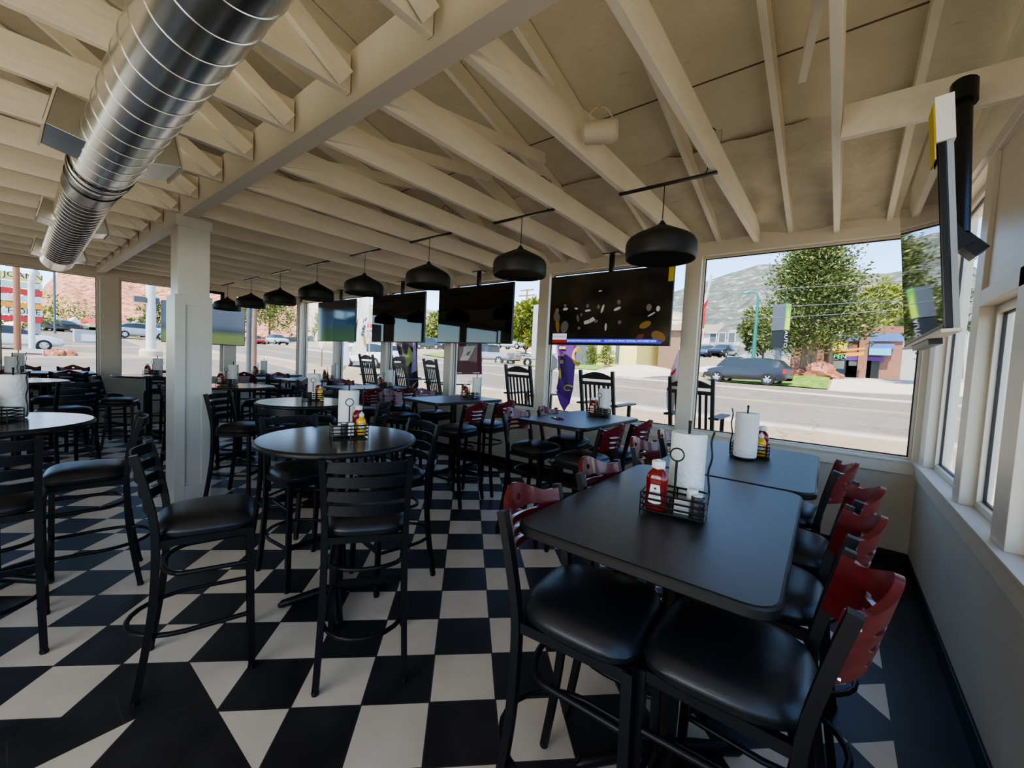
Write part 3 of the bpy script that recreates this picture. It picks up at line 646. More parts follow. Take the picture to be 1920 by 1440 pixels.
for k, x, y, rz, full in (('A', -.445, 1.575, R(8), 1), ('B', -.41, 3.06, R(184), 1), ('T2', -1.98, 4.02, R(12), 1), ('T3', -3.98, 4.08, R(10), 1), ('T4', -6.05, 4.10, R(10), 1), ('T5', -8.08, 4.15, R(0), 0), ('T6', -9.95, 3.55, R(30), 0),
                          ('LW', -10.2, .15, R(80), 0), ('R1', -2.47, 1.42, R(70), 1), ('R2', -4.60, 2.20, R(68), 1), ('R3', -6.92, 2.05, R(45), 1), ('L1', -4.19, -.03, R(60), 0), ('L2', -8.3, .0, R(50), 0), ('L3', -9.30, 1.66, R(60), 1)):
    mx = Matrix.Translation((x, y, Z)) @ Matrix.Rotation(rz, 4, 'Z'); w = TD[k]
    def P(a, b, c=.0): return (mx @ Vector((a, b, c)))
    place('caddy', P(0, 0), rz, w); place('towel', P(.02, .14), rz, w)
    d = .0135
    right = k in ('R1', 'R2')
    if right:
        place('ketchup', P(.062, .022, d), rz, w); place('mustard', P(.070, -.038, d), rz - R(10), w)
        place('salt', P(.005, -.045, d), rz, w); place('pepper', P(-.037, -.045, d), rz, w)
    else:
        place('ketchup', P(-.058, -.035, d), rz - R(4), w); place('mustard', P(-.058, .028, d), rz, w)
        if full: place('salt', P(.058, .032, d), rz, w); place('pepper', P(.082, -.045, d), rz, w)
    if k in ('A', 'B', 'R1'): place('sugar', P(.03 if not right else -.062, -.012 if not right else .02, d), rz, w)
ph = MB().prism(rrect(.072, .15, .012), 0, .009).build('mobile_phone', 'tvb', bevel=.001); ph.location = (-2.12, 3.42, Z); ph.rotation_euler = (0, 0, R(60)); tag(ph, 'black phone lying flat on the table under the nearest television', 'phone')
MB().prism(rrect(.066, .144, .01), .0091, .0095).build('screen', 'scr_plain', ph, smooth=False)

# ------------------------------------------------------------------ pendants, televisions, duct
def pendant():
    t = thing('pendant_lamp', '', 'pendant lamp')
    MB().lathe([(.232, 2.403), (.238, 2.400), (.243, 2.405), (.246, 2.43), (.246, 2.498), (.241, 2.522), (.226, 2.546), (.195, 2.568), (.10, 2.615), (.035, 2.646), (.020, 2.658), (.011, 2.68), (0, 2.68)], 48).build('lamp_shade', 'shade', t, ang=50)
    MB().lathe([(.230, 2.403), (.234, 2.49), (.21, 2.54), (.10, 2.60), (.02, 2.635), (0, 2.635)], 40).build('shade_lining', 'shade', t, ang=50)
    MB().lathe([(.03, 2.56), (.033, 2.60), (.025, 2.66)], 16).build('lamp_socket', 'tvb', t)
    MB().tube([(0, 0, 2.69), (0, 0, 2.932)], .0035, 6).build('cord', 'wire', t)
    MB().bar((-.345, 0, 2.938), (.345, 0, 2.938), .026, .016).build('mounting_bar', 'galvdark', t, smooth=False)
    MB().tube(smoothpts([(0, 0, 2.93), (.02, .015, 2.955), (.10, .02, 2.952), (.26, .02, 2.955), (.275, .03, 3.05)], 4), .004, 6).build('cable', 'wire', t); return t
PD = pendant(); index_kids()
pn = ['nearest and largest in the row', 'second in the row from the camera', 'third in the row from the camera', 'fourth in the row from the camera', 'fifth in the row from the camera', 'sixth in the row from the camera', 'seventh in the row from the camera', 'last and smallest, in the far corner']
for i in range(8):
    p = (-1.0675 - 1.29 * i, 3.0, 0); l = 'black dome pendant lamp on a steel bar, ' + pn[i]
    if i == 0: PD.location = p; PD['label'] = l; PD['group'] = 'black dome pendants'
    else: dup(PD, p, 0, l, 'black dome pendants')
def television(label, W, H, scr, pole=None, depth=.035):
    t = thing('television', label, 'television', group='hanging televisions')
    MB().box(-W / 2, W / 2, 0, depth, 0, H).box(-W * .3, W * .3, depth, depth + .03, H * .15, H * .75).build('casing', 'tvb', t, smooth=False, bevel=.003)
    MB().box(-W / 2 + .009, W / 2 - .009, -.0015, 0, .016, H - .009).build('screen', scr, t, smooth=False)
    MB().box(-W / 2, W / 2, -.003, 0, 0, .012).build('bottom_bezel', 'edge', t, smooth=False)
    if pole:
        MB().box(-.12, .12, .065, .085, H * .3, H * .7).bar((0, .11, H * .4), (0, .11, pole), .05, .045, (0, 1, 0)).build('ceiling_pole', 'tvb', t, smooth=False)
        MB().box(-.10, .10, .05, .16, pole - .012, pole).build('ceiling_plate', 'tvb', t, smooth=False)
    return t
tvs = [('large television showing a news ticker under the nearest pendants', -2.20, 'scr_paint'), ('dark television with faint reflections, second from the corner window', -4.375, 'scr_plain'), ('dark television reflecting the room, third from the corner window', -6.27, 'scr_plain'), ('television with blue and green picture, fourth from the corner window', -8.42, 'scr_dark')]
TVO = []
for l, x, s in tvs:
    t = television(l, 1.55, .865, s, 1.10); t.location = (x, 4.47, 1.857); TVO.append(t)
t = television('television with a blue sky and green field beside the white pillar', 1.45, .82, 'scr_field', 1.20); t.location = (-10.45, 2.72, 1.665); t.rotation_euler = (0, 0, R(90))
# picture on the nearest screen: plain figures in a dark room, channel logo and ticker
t1 = TVO[0]; W, H = 1.55, .865
def flat(nm, m, poly, dz=0, y=-.002): 
    return MB().prism([(-W / 2 + u * W, v * H) for u, v in poly], 0, .0006, fn=lambda a, b, c: (a, y - dz - c, b)).build(nm, m, t1, smooth=False)
def ell(u, v, a, b, n=14, rot=0): return [(u + a * math.cos(2 * PI * i / n) * math.cos(rot) - b * math.sin(2 * PI * i / n) * math.sin(rot) * 1.0, v + (a * math.cos(2 * PI * i / n) * math.sin(rot) + b * math.sin(2 * PI * i / n) * math.cos(rot)) * 1.79) for i in range(n)]
for m, u, v, a, b, r in [('g_skin', .07, .50, .018, .022, 0), ('g_grey', .07, .41, .030, .045, .3), ('g_white', .15, .52, .024, .011, .1), ('g_skin', .145, .57, .012, .014, 0), ('g_white', .25, .52, .016, .008, -.2), ('g_grey', .27, .38, .012, .03, .2), ('g_skin', .30, .43, .009, .012, 0),
                         ('g_skin', .35, .55, .013, .017, 0), ('g_white', .355, .485, .026, .009, .1), ('g_skin', .445, .53, .013, .017, .3), ('g_white', .48, .50, .010, .035, -.3), ('g_skin', .61, .58, .014, .018, .2), ('g_white', .60, .49, .03, .011, .35), ('g_skin', .43, .33, .018, .010, .3), ('g_white', .515, .25, .009, .03, 0),
                         ('g_skin', .625, .31, .014, .014, 0), ('g_skin', .285, .24, .014, .012, 0), ('g_skin', .84, .49, .020, .026, 0), ('g_white', .905, .47, .014, .020, 0), ('g_gold', .82, .27, .045, .024, .4), ('g_red', .79, .12, .03, .018, .4), ('g_gold', .92, .12, .055, .035, -.5), ('g_white', .86, .40, .03, .006, .5), ('g_grey', .15, .26, .035, .05, -.2), ('g_gold', .08, .30, .018, .07, .15), ('g_white', .452, .745, .016, .005, .1)]:
    flat('picture', m, ell(u, v, a, b, rot=r))
flat('picture', 'g_white', [(.33, .29), (.375, .305), (.368, .36), (.325, .335)]); flat('picture', 'g_white', [(.378, .305), (.425, .35), (.405, .395), (.371, .36)])
flat('logo_panel', 'g_panel', [(.040, .075), (.175, .075), (.175, .165), (.040, .165)]); flat('logo_strip', 'g_maroon', [(.040, .03), (.175, .03), (.175, .072), (.040, .072)])
tk = flat('ticker', 'g_blue', [(.178, .032), (.945, .032), (.945, .088), (.178, .088)])
tv_m = lambda u, v: Matrix(((1, 0, 0, -W / 2 + u * W), (0, 0, -1, -.0032), (0, 1, 0, v * H), (0, 0, 0, 1)))
text('logo_text', 'NEWSMAX2', .036, 'g_navy', tv_m(.1075, .118), t1); text('ticker_text', '2024 ELECTION DAY ADVANTAGE', .030, 'g_pale', tv_m(.33, .06), t1); text('ticker_text', 'US STEPS UP MPOX TESTING, VACCINES ASAP', .030, 'g_pale', tv_m(.71, .06), t1)
flat('energy_sticker', 'yellow', [(.962, .80), (.998, .80), (.998, .985), (.962, .985)])
# edge-on television by the right wall
t = television('television seen edge-on at the right, with white corner guard and black ceiling mount', 1.06, .72, 'scr_plain', depth=.020); t.location = (.262, 2.43, 1.785); t.rotation_euler = (R(5.6), 0, R(-90.4)); 
MB().box(-.53, .53, .0205, .036, .0, .70).build('back_cover', 'tvg', t, smooth=False)
MB().box(.47, .54, -.004, .040, .60, .745).build('corner_guard', 'cardboard', t, smooth=False); MB().box(.44, .53, -.0075, -.004, .55, .73).build('sticker', 'yellow', t, smooth=False)
MB().box(-.54, .54, -.008, .040, -.012, -.001).build('bottom_guard', 'cardboard', t, smooth=False); MB().box(-.2, .25, -.004, .034, -.034, -.013).build('sound_strip', 'tvb', t, smooth=False)
MB().tube([(-.02, .129, .42), (-.26, .194, 1.09)], .030, 14).tube([(-.245, .19, 1.05), (-.275, .20, 1.15)], .046, 14).bar((.0, .12, .44), (.0, .05, .40), .10, .16).bar((-.02, .129, .40), (-.02, .18, .33), .10, .05).build('wall_mount', 'tvb', t)
MB().bar((-.27, .20, 1.14), (-.40, .22, 1.20), .05, .04).build('ceiling_plate', 'tvb', t, smooth=False)

def ribs(x0, x1, r, step, h, n=40, bulge=False):
    p = []; k = int(round((x0 - x1) / step))
    for i in range(k):
        a = x0 - i * step; b = a - step
        if bulge: p += [(r, a), (r + h, a - step * .25), (r + h, a - step * .5), (r, a - step * .75)]
        else: p += [(r, a - .0015), (r, a - .03), (r, b + .03), (r, b + .0045), (r + h, b + .0035), (r + h, b - .0005)]
    return p
du = thing('air_duct', 'shiny round spiral air duct hanging over the tables at upper left', 'air duct')
CY, CZ = .425, 2.715
MB().lathe(ribs(.3, -3.78, .150, .17, .003), 56, (0, CY, CZ), axis='x').build('spiral_pipe', 'galv', du, ang=45)
MB().lathe([(.158, -3.80), (.160, -3.82), (.152, -3.86), (.150, -3.88)], 56, (0, CY, CZ), axis='x').build('end_collar', 'galv', du)
MB().lathe([(.146, -3.85), (.146, -4.02), (.151, -4.025), (.151, -4.04), (.147, -4.05), (.146, -4.30), (.140, -4.32)], 56, (0, CY, CZ), axis='x').build('sleeve', 'galvdark', du)
sag = lambda x: Matrix.Translation((0, CY, CZ + .0 if x > -4.3 else CZ + .075 * (x + 4.3)))
fx_ = MB().lathe(ribs(-4.30, -6.60, .132, .092, .011, bulge=True), 44, axis='x'); fx_.v = [(x, y + CY, z + CZ + .072 * (x + 4.3)) for x, y, z in fx_.v]; fx_.build('ribbed_pipe', 'flex', du, ang=60)
fx_ = MB().lathe([(.137, -6.58), (.139, -6.61), (.136, -6.64), (.136, -7.0), (.12, -7.01), (0, -7.01)], 44, axis='x'); fx_.v = [(x, y + CY, z + CZ + .072 * (x + 4.3)) for x, y, z in fx_.v]; fx_.build('end_section', 'galv', du)
for x, s, sc_ in ((-3.30, -1, 1), (-3.32, 1, 1), (-5.45, 1, .8), (-5.3, -1, .8), (-6.8, 1, .75), (-6.7, -1, .75)):
    a = R(12) * s; mxx = Matrix.Translation((x, CY, CZ + (.072 * (x + 4.3) if x < -4.3 else 0))) @ Matrix.Rotation(a if s > 0 else a, 4, 'X')
    w_ = .17 * sc_; h_ = .10 * sc_; y0 = .10 * sc_; y1 = .255 * sc_
    o = MB().box(-w_, w_, min(s * y0, s * y1), max(s * y0, s * y1), -h_, h_, mx=mxx).build('side_outlet', 'galv', du, smooth=False, bevel=.003)
    e = MB().box(-w_ - .012, w_ + .012, min(s * y1, s * (y1 + .01)), max(s * y1, s * (y1 + .01)), -h_ - .012, h_ + .012, mx=mxx).build('register_frame', 'trim', o, smooth=False)
    MB().box(-w_ + .03, w_ - .03, min(s * (y1 + .01), s * (y1 + .013)), max(s * (y1 + .01), s * (y1 + .013)), -h_ + .03, h_ - .03, mx=mxx).build('register_grille', 'galvdark', e, smooth=False)
for x in (-3.7,):
    MB().tube([(x, CY + .155 * math.cos(a), CZ + .155 * math.sin(a)) for a in [R(i * 15) for i in range(-12, 13)]], .004, 6).build('hanger_strap', 'galvdark', du)
# speaker on a joist and two junction boxes
s_ = thing('ceiling_speaker', 'small cream barrel speaker hanging on a joist near the nearest pendant', 'speaker', tuple(atY(1130, 247, 2.3)), R(20))
MB().lathe([(.05, -.11), (.062, -.10), (.066, -.02), (.066, .06), (.055, .085), (.05, .087)], 24, axis='x').build('housing', 'speaker', s_)
MB().lathe([(.05, .088), (.02, .080), (0, .078)], 20, axis='x').build('grille', 'wood', s_)
MB().tube(smoothpts([(-.06, 0, .05), (-.08, 0, .12), (-.02, 0, .15), (.03, 0, .12), (.06, 0, .06)], 5), .004, 6).build('bracket', 'trim', s_)
for px, py, y, l in ((1026, 350, 3.2, 'steel junction box with looped cable on the joist right of the second pendant'), (843, 402, 3.3, 'grey junction box between joists behind the third pendant'), (1342, 262, 3.1, 'dark steel bracket on the joist above the nearest pendant bar')):
    p = atY(px, py, y); b_ = thing('junction_box', l, 'junction box', tuple(p), R(10), 'ceiling junction boxes')
    MB().box(-.035, .035, -.02, .02, -.055, .055).build('box', 'steel', b_, smooth=False, bevel=.004)
    MB().tube(smoothpts([(0, 0, -.02), (-.06, 0, .0), (-.11, 0, .05), (-.08, 0, .11), (-.02, 0, .08), (.01, 0, .04)], 5), .004, 6).build('cable', 'wire', b_)
cb = MB().tube(smoothpts([tuple(atY(x, y, 4.80)) for x, y in ((1270, 418), (1340, 415), (1400, 408), (1480, 397), (1500, 400), (1530, 412), (1545, 396), (1600, 388), (1660, 372), (1700, 350))], 4), .005, 6).build('ceiling_cable', 'wire'); tag(cb, 'thin dark cable running along the foam above the corner window', 'cable')

# ================================================================== outdoors
ANCH = [(-1.4, 5.6, .36), (2, 5.6, .34), (-5, 5.6, .40), (-9, 5.6, .46), (0, 11, .50), (-8, 11, .62), (6, 11, .42), (0, 16, .70), (-10, 16, .85), (8, 16, .6), (-.2, 26.3, .90), (-4, 27, .95), (10, 27, .9), (-12, 26, 1.2), (-1.5, 32, 1.55), (3, 36, 1.62), (12, 36, 1.7),
        (-13, 60, 3.67), (-22, 26, 1.55), (-11.5, 30, 1.86), (-14, 29, 1.66), (-62, 24, 2.2), (-40, 1, .92), (-40, -8, .9), (-15, 1, .90), (-19, 1, 1.02), (-21, 4, 1.10), (-12.2, -2, .62), (-12, 3, .62), (-30, 1.5, 1.0), (-30, 12, 1.2), (0, -12, .1), (12, 0, .25), (12, -10, .1), (-90, 10, 2.2), (-90, 40, 3.5), (-60, 60, 4), (20, 60, 4), (0, 90, 6), (-80, -20, 1.5)]
ANCH += [tuple(atY(*q)) for q in ((1326, 672, 50), (1354, 671, 49), (1385, 716, 32.4), (915, 684, 26), (1000, 688, 25.6), (700, 690, 14.5), (520, 646, 26), (480, 646, 27), (810, 655, 34), (660, 654, 38), (960, 655, 37), (985, 668, 34), (1000, 670, 40), (505, 640, 30), (600, 640, 36), (820, 655, 42), (1106, 686, 28.5), (1136, 686, 28.5), (1430, 672, 50), (1675, 690, 52), (1447, 724, 25.8), (1352, 715, 28.3))]
ANCH += [tuple(atX(*q)) for q in ((262, 635, -52), (250, 632, -60), (312, 632, -62), (228, 631, -74), (115, 622, -76), (85, 668, -25), (126, 669, -25), (62, 669, -24), (165, 643, -45), (283, 665, -21), (90, 657.5, -38.5))]
def gz(x, y):
    s = w = 0
    for a, b, z in ANCH:
        q = 1 / ((x - a) ** 2 + (y - b) ** 2 + 1.0) ** 1.6; s += q * z; w += q
    return s / w
def ground_mat():
    m = bpy.data.materials.new('street_ground'); m.use_nodes = True; nt = m.node_tree; N = nt.nodes; L = nt.links; b = N['Principled BSDF']; b.inputs['Roughness'].default_value = .9
    tc = N.new('ShaderNodeTexCoord'); sp = N.new('ShaderNodeSeparateXYZ'); L.new(tc.outputs['Object'], sp.inputs[0])
    def mth(op, a, c):
        n = N.new('ShaderNodeMath'); n.operation = op
        for i, q in enumerate((a, c)):
            if isinstance(q, (int, float)): n.inputs[i].default_value = q
            else: L.new(q, n.inputs[i])
        return n.outputs[0]
    conc, lot, road, white, yel, dirt = (.38, .32, .23), (.36, .28, .175), (.215, .187, .155), (.55, .51, .43), (.46, .33, .14), (.36, .29, .20)
    ysk = mth('ADD', sp.outputs[1], mth('MULTIPLY', sp.outputs[0], -.0))
    ry = ramp(nt, [(0, conc), (.075 * 1, conc), (.0755, lot), (.1040, lot), (.1044, white), (.1092, white), (.1096, road), (.158, road), (.1585, yel), (.1625, yel), (.163, road), (.205, road), (.2055, white), (.2115, white), (.212, road), (.258, road), (.2584, conc), (.268, conc), (.2684, dirt), (1, dirt)], 'LINEAR')
    L.new(mth('DIVIDE', ysk, 100), ry.inputs[0])
    rx = ramp(nt, [(0, dirt), (.30, dirt), (.301, road), (.58, road), (.581, white), (.5825, white), (.583, road), (.685, road), (.686, conc), (.692, lot), (.80, lot), (.801, conc), (.810, road), (.855, road), (.857, white), (.8595, white), (.861, road), (.870, conc), (1, conc)], 'LINEAR')
    L.new(mth('DIVIDE', mth('ADD', sp.outputs[0], 100), 100), rx.inputs[0])
    sel = mth('MULTIPLY', mth('LESS_THAN', sp.outputs[0], -12.2), mth('LESS_THAN', sp.outputs[1], 7.0))
    mx = N.new('ShaderNodeMix'); mx.data_type = 'RGBA'; L.new(sel, mx.inputs[0]); L.new(ry.outputs[0], mx.inputs[6]); L.new(rx.outputs[0], mx.inputs[7])
    n1 = N.new('ShaderNodeTexNoise'); n1.inputs['Scale'].default_value = .8; n1.inputs['Detail'].default_value = 8; n1.inputs['Roughness'].default_value = .7; L.new(tc.outputs['Object'], n1.inputs[0])
    r1 = ramp(nt, [(.25, (.72, .70, .68)), (.75, (1.15, 1.13, 1.1))]); L.new(n1.outputs[0], r1.inputs[0])
    ml = N.new('ShaderNodeMix'); ml.data_type = 'RGBA'; ml.blend_type = 'MULTIPLY'; ml.inputs[0].default_value = 1; L.new(mx.outputs[2], ml.inputs[6]); L.new(r1.outputs[0], ml.inputs[7])
    vo = N.new('ShaderNodeTexVoronoi'); vo.feature = 'DISTANCE_TO_EDGE'; vo.inputs['Scale'].default_value = .22; 
    wp = N.new('ShaderNodeTexNoise'); wp.inputs['Scale'].default_value = .7; wp.inputs['Detail'].default_value = 4; L.new(tc.outputs['Object'], wp.inputs[0]); av = N.new('ShaderNodeVectorMath'); av.operation = 'MULTIPLY_ADD'; L.new(wp.outputs['Color'], av.inputs[0]); av.inputs[1].default_value = (3, 3, 3); L.new(tc.outputs['Object'], av.inputs[2]); L.new(av.outputs[0], vo.inputs[0])
    ck = mth('MULTIPLY', mth('LESS_THAN', vo.outputs['Distance'], .007), .55)
    cx = N.new('ShaderNodeMix'); cx.data_type = 'RGBA'; L.new(ck, cx.inputs[0]); L.new(ml.outputs[2], cx.inputs[6]); cx.inputs[7].default_value = (.10, .085, .07, 1)
    L.new(cx.outputs[2], b.inputs['Base Color']); return m
M['ground'] = ground_mat()
xs = [-110, -90, -75, -62, -52, -44, -38, -33, -29, -26, -23.5, -21.5, -20, -18.5, -17, -15.5, -14, -13, -12.2, -11.16, -10, -8.5, -7, -5.5, -4, -2.5, -1, .78, 2, 3.5, 5, 7, 9, 12, 16, 22, 30, 45]
ys = [-40, -25, -15, -10, -6, -4.16, -3, -1.5, 0, 1.5, 3, 4, 5.06, 6, 7, 8, 9, 10, 11, 12.5, 14, 16, 18, 20, 22, 24, 26, 27.5, 29, 31, 33, 36, 40, 46, 54, 64, 80, 100]
P = [[(x, y, gz(x, y)) for y in ys] for x in xs]
def hole(i, j): return xs[i] >= -11.17 and xs[i + 1] <= .79 and ys[j] >= -4.17 and ys[j + 1] <= 5.07
o = MB().grid(P, skip=hole).build('street_ground', 'ground', ang=80); tag(o, 'sunlit street, pavement and verges outside the windows', kind='structure')
M['grass'] = mat('lawn_grass', (.16, .26, .035), .9, noise=.5, nscale=2.5, detail=8)
M['drive'] = mat('pale_concrete', (.60, .52, .42), .9, noise=.10, nscale=1.5)
def patch(name, m, x0, x1, y0, y1, label, n=8, dz=.05, sk=0, kind='structure'):
    g = [[(x0 + (x1 - x0) * i / n + sk * j / n, y0 + (y1 - y0) * j / n, gz(x0 + (x1 - x0) * i / n + sk * j / n, y0 + (y1 - y0) * j / n) + dz) for j in range(n + 1)] for i in range(n + 1)]
    o = MB().grid(g).build(name, m, solid=.04); tag(o, label, kind=kind); return o
patch('lawn', 'grass', -6.5, -.35, 27.2, 36.5, 'bright lawn under the big conifer', dz=.06)
patch('lawn', 'grass', -19, -13.2, 23.5, 28.6, 'lawn in front of the yellow building', dz=.06)
patch('lawn', 'grass', -33, -27, 26.5, 30, 'lawn strip beyond the street behind the hanging flags', dz=.08)
patch('lawn', 'grass', -56, -40, 27.5, 33, 'far lawn strip seen between the far televisions', dz=.12)
patch('driveway', 'drive', -.3, 8.5, 26.6, 39.8, 'pale concrete driveway of the brick workshop', dz=.05, sk=.3)
patch('driveway', 'drive', -12.8, -8.0, 21, 29.5, 'pale driveway beside the yellow building', dz=.04)

def atD(px, py, D): d = ray(px, py); return CAM + d * (D / math.hypot(d.x, d.y))
def mtn(name, pts, D, base, m, label, amp=.05, n=90, rows=14, seed=1):
    rr = random.Random(seed); P_ = []
    for i in range(n):
        t = i / (n - 1) * (len(pts) - 1); k = min(int(t), len(pts) - 2); f = t - k
        px = pts[k][0] * (1 - f) + pts[k + 1][0] * f; py = pts[k][1] * (1 - f) + pts[k + 1][1] * f
        col = []
        top = atD(px, py, D); bot = atD(px, base, D * .55); bot.z = min(bot.z, top.z - 2)
        for j in range(rows):
            q = j / (rows - 1); p = top.lerp(bot, q); h = top.z - bot.z
            s = math.sin(q * PI)
            p += Vector((rr.uniform(-.25, .25), rr.uniform(-.25, .25), rr.uniform(-.35, .35) + .9 * math.sin(i * .55 + j * .8) + .6 * math.sin(i * .23 - j * .5))) * (amp * h * (s + .02))
            col.append(tuple(p))
        P_.append(col)
    o = MB().grid(P_).build(name, m, ang=180); tag(o, label, kind='structure'); return o
def rock_mat(name, stops, sc):
    m = bpy.data.materials.new(name); m.use_nodes = True; nt = m.node_tree; N = nt.nodes; b = N['Principled BSDF']; b.inputs['Roughness'].default_value = 1; b.inputs['Specular IOR Level'].default_value = 0
    tc = N.new('ShaderNodeTexCoord'); n = N.new('ShaderNodeTexNoise'); n.inputs['Scale'].default_value = sc; n.inputs['Detail'].default_value = 9; n.inputs['Roughness'].default_value = .75; nt.links.new(tc.outputs['Object'], n.inputs[0])
    r = ramp(nt, stops); nt.links.new(n.outputs[0], r.inputs[0]); nt.links.new(r.outputs[0], b.inputs['Base Color']); return m
M['mt1'] = rock_mat('grey_green_mountain', [(.35, (.085, .10, .085)), (.48, (.125, .14, .12)), (.56, (.18, .185, .17)), (.62, (.36, .36, .35))], .06)
M['mt2'] = rock_mat('tan_hill', [(.36, (.20, .20, .13)), (.48, (.42, .33, .24)), (.6, (.62, .50, .40))], .05)
M['mt3'] = rock_mat('red_hill', [(.40, (.12, .10, .05)), (.46, (.40, .17, .10)), (.54, (.52, .26, .18)), (.66, (.58, .42, .28))], .45)
mtn('mountain', [(2100, 480), (1900, 500), (1690, 508), (1660, 513), (1620, 511), (1590, 498), (1540, 492), (1460, 495), (1424, 496), (1364, 514), (1314, 531), (1267, 546), (1180, 552), (1100, 556), (1010, 570)], 900, 690, 'mt1', 'hazy grey green mountain beyond the conifer', .04)
mtn('hill', [(1300, 590), (1200, 572), (1060, 566), (1000, 567), (965, 572), (900, 580), (826, 585), (800, 579), (700, 572), (640, 560), (590, 548), (555, 546), (500, 556), (430, 560)], 420, 660, 'mt2', 'tan rocky hill beyond the street', .04, seed=4)
mtn('red_hill', [(560, 575), (500, 556), (440, 535), (320, 508), (200, 498), (120, 500), (85, 535), (55, 580), (20, 612), (-150, 622)], 260, 632, 'mt3', 'red and tan hillside beyond the left windows', .035, seed=9)

# ---- vegetation
M['bark'] = mat('bark', (.20, .13, .085), .9, noise=.4, nscale=6, stretch=(1, 1, .2))
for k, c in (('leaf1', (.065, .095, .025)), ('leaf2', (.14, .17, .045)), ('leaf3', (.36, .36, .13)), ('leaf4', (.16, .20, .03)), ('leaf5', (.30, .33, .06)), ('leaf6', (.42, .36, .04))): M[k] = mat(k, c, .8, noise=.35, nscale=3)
def leaves(parent, pts, size, mats, seed, name='foliage', up=.4):
    rr = random.Random(seed); m = MB()
    for p, dr in pts:
        d = (dr + Vector((rr.uniform(-1, 1), rr.uniform(-1, 1), rr.uniform(-.6, 1) * up * 2)) * .7).normalized(); s = size * rr.uniform(.6, 1.4)
        a = d.cross(Vector((rr.uniform(-1, 1), rr.uniform(-1, 1), rr.uniform(-1, 1)))).normalized(); q = Vector(p)
        lit = rr.random(); mi = 0 if lit < .42 else (1 if lit < .76 else 2)  # leaf tone drawn at random from the three materials
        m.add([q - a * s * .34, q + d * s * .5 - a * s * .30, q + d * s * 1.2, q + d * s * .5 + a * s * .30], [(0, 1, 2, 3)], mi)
    return m.build(name, mats, parent, smooth=False)
def cone_tree(loc, Hh, Wd, label, name, mats, n, size, seed, trunk=.35, low=.14, crown=1.0, cat='tree', group=None, lean=0):
    rr = random.Random(seed); t = thing(name, label, cat, loc, 0, group)
    tr = MB().tube([(0, 0, -.1), (.05, .02, Hh * .2), (lean * .5, 0, Hh * .55), (lean, 0, Hh * .94)], [trunk * Hh / 12 * 1.1, trunk * Hh / 12, trunk * Hh / 12 * .6, .02], 10)
    bpts = []
    for i in range(70):                                              # branches, foliage gathered around them
        h = low + (1 - low) * (i / 70) ** .85; a = rr.uniform(0, 2 * PI); rad = Wd * crown * (1 - h) ** .62 * rr.uniform(.75, 1.12) * (.55 + .45 * min(1, (h - low) / .18 + .3))
        b0 = Vector((lean * h, 0, Hh * h)); b1 = b0 + Vector((math.cos(a) * rad, math.sin(a) * rad, rad * rr.uniform(.10, .42)))
        if i % 3 == 0: tr.tube([tuple(b0), tuple(b0.lerp(b1, .5) + Vector((0, 0, -.05 * rad))), tuple(b1.lerp(b0, .15))], [.05 * Hh / 12 + .01, .03 * Hh / 12 + .008, .01], 5)
        bpts.append((b0, b1))
    pts = []
    for i in range(n):
        b0, b1 = bpts[min(69, int(70 * rr.random() ** 1.25))]; f = rr.random() ** .6; p = b0.lerp(b1, f); sp = .16 * Wd * (1.15 - .5 * f)
        p = p + Vector((rr.gauss(0, sp), rr.gauss(0, sp), rr.gauss(0, sp * .75))); pts.append((p, (b1 - b0).normalized()))
    tr.build('trunk', 'bark', t, ang=60)
    if Hh > 8.1: MB().tube([(1.15, .9, -.2), (1.1, .85, 1.2), (.9, .6, 3.2)], [.30, .26, .16], 10).build('trunk', 'bark', t, ang=60)
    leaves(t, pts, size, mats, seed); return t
def round_tree(loc, Hh, Wd, label, name, mats, n, size, seed, cat='tree', group=None, low=.25):
    rr = random.Random(seed); t = thing(name, label, cat, loc, 0, group)
    tr = MB().tube([(0, 0, -.1), (.05, 0, Hh * .3), (0, .05, Hh * .6)], [.05 * Hh * .4, .04 * Hh * .4, .02], 8)
    bl = []
    for i in range(22):
        a = rr.uniform(0, 2 * PI); z = rr.uniform(low, .92); r_ = Wd * math.sqrt(max(0, 1 - ((z - .5) / .52) ** 2)) * rr.uniform(.3, .9); bl.append(Vector((r_ * math.cos(a), r_ * math.sin(a), Hh * z)))
        if i % 3 == 0: tr.tube([(0, 0, Hh * .3), tuple(bl[-1] * .9)], [.03, .01], 5)
    pts = []
    for i in range(n):
        c = rr.choice(bl); d = Vector((rr.gauss(0, 1), rr.gauss(0, 1), rr.gauss(0, 1))).normalized(); pts.append((c + d * Wd * .36 * rr.uniform(.6, 1), d))
    tr.build('trunk', 'bark', t, ang=60); leaves(t, pts, size, mats, seed); return t
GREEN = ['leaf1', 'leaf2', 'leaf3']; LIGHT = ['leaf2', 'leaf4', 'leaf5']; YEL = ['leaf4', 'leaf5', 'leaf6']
TB = atY(1512, 704, 34)
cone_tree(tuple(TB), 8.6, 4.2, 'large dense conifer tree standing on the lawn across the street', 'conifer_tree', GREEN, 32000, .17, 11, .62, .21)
p = atY(1740, 700, 31); cone_tree(tuple(p), 8.4, 1.6, 'dark conifer seen beyond the edge-on television', 'conifer_tree', ['leaf1', 'leaf1', 'leaf2'], 4000, .25, 13, .5, .12)
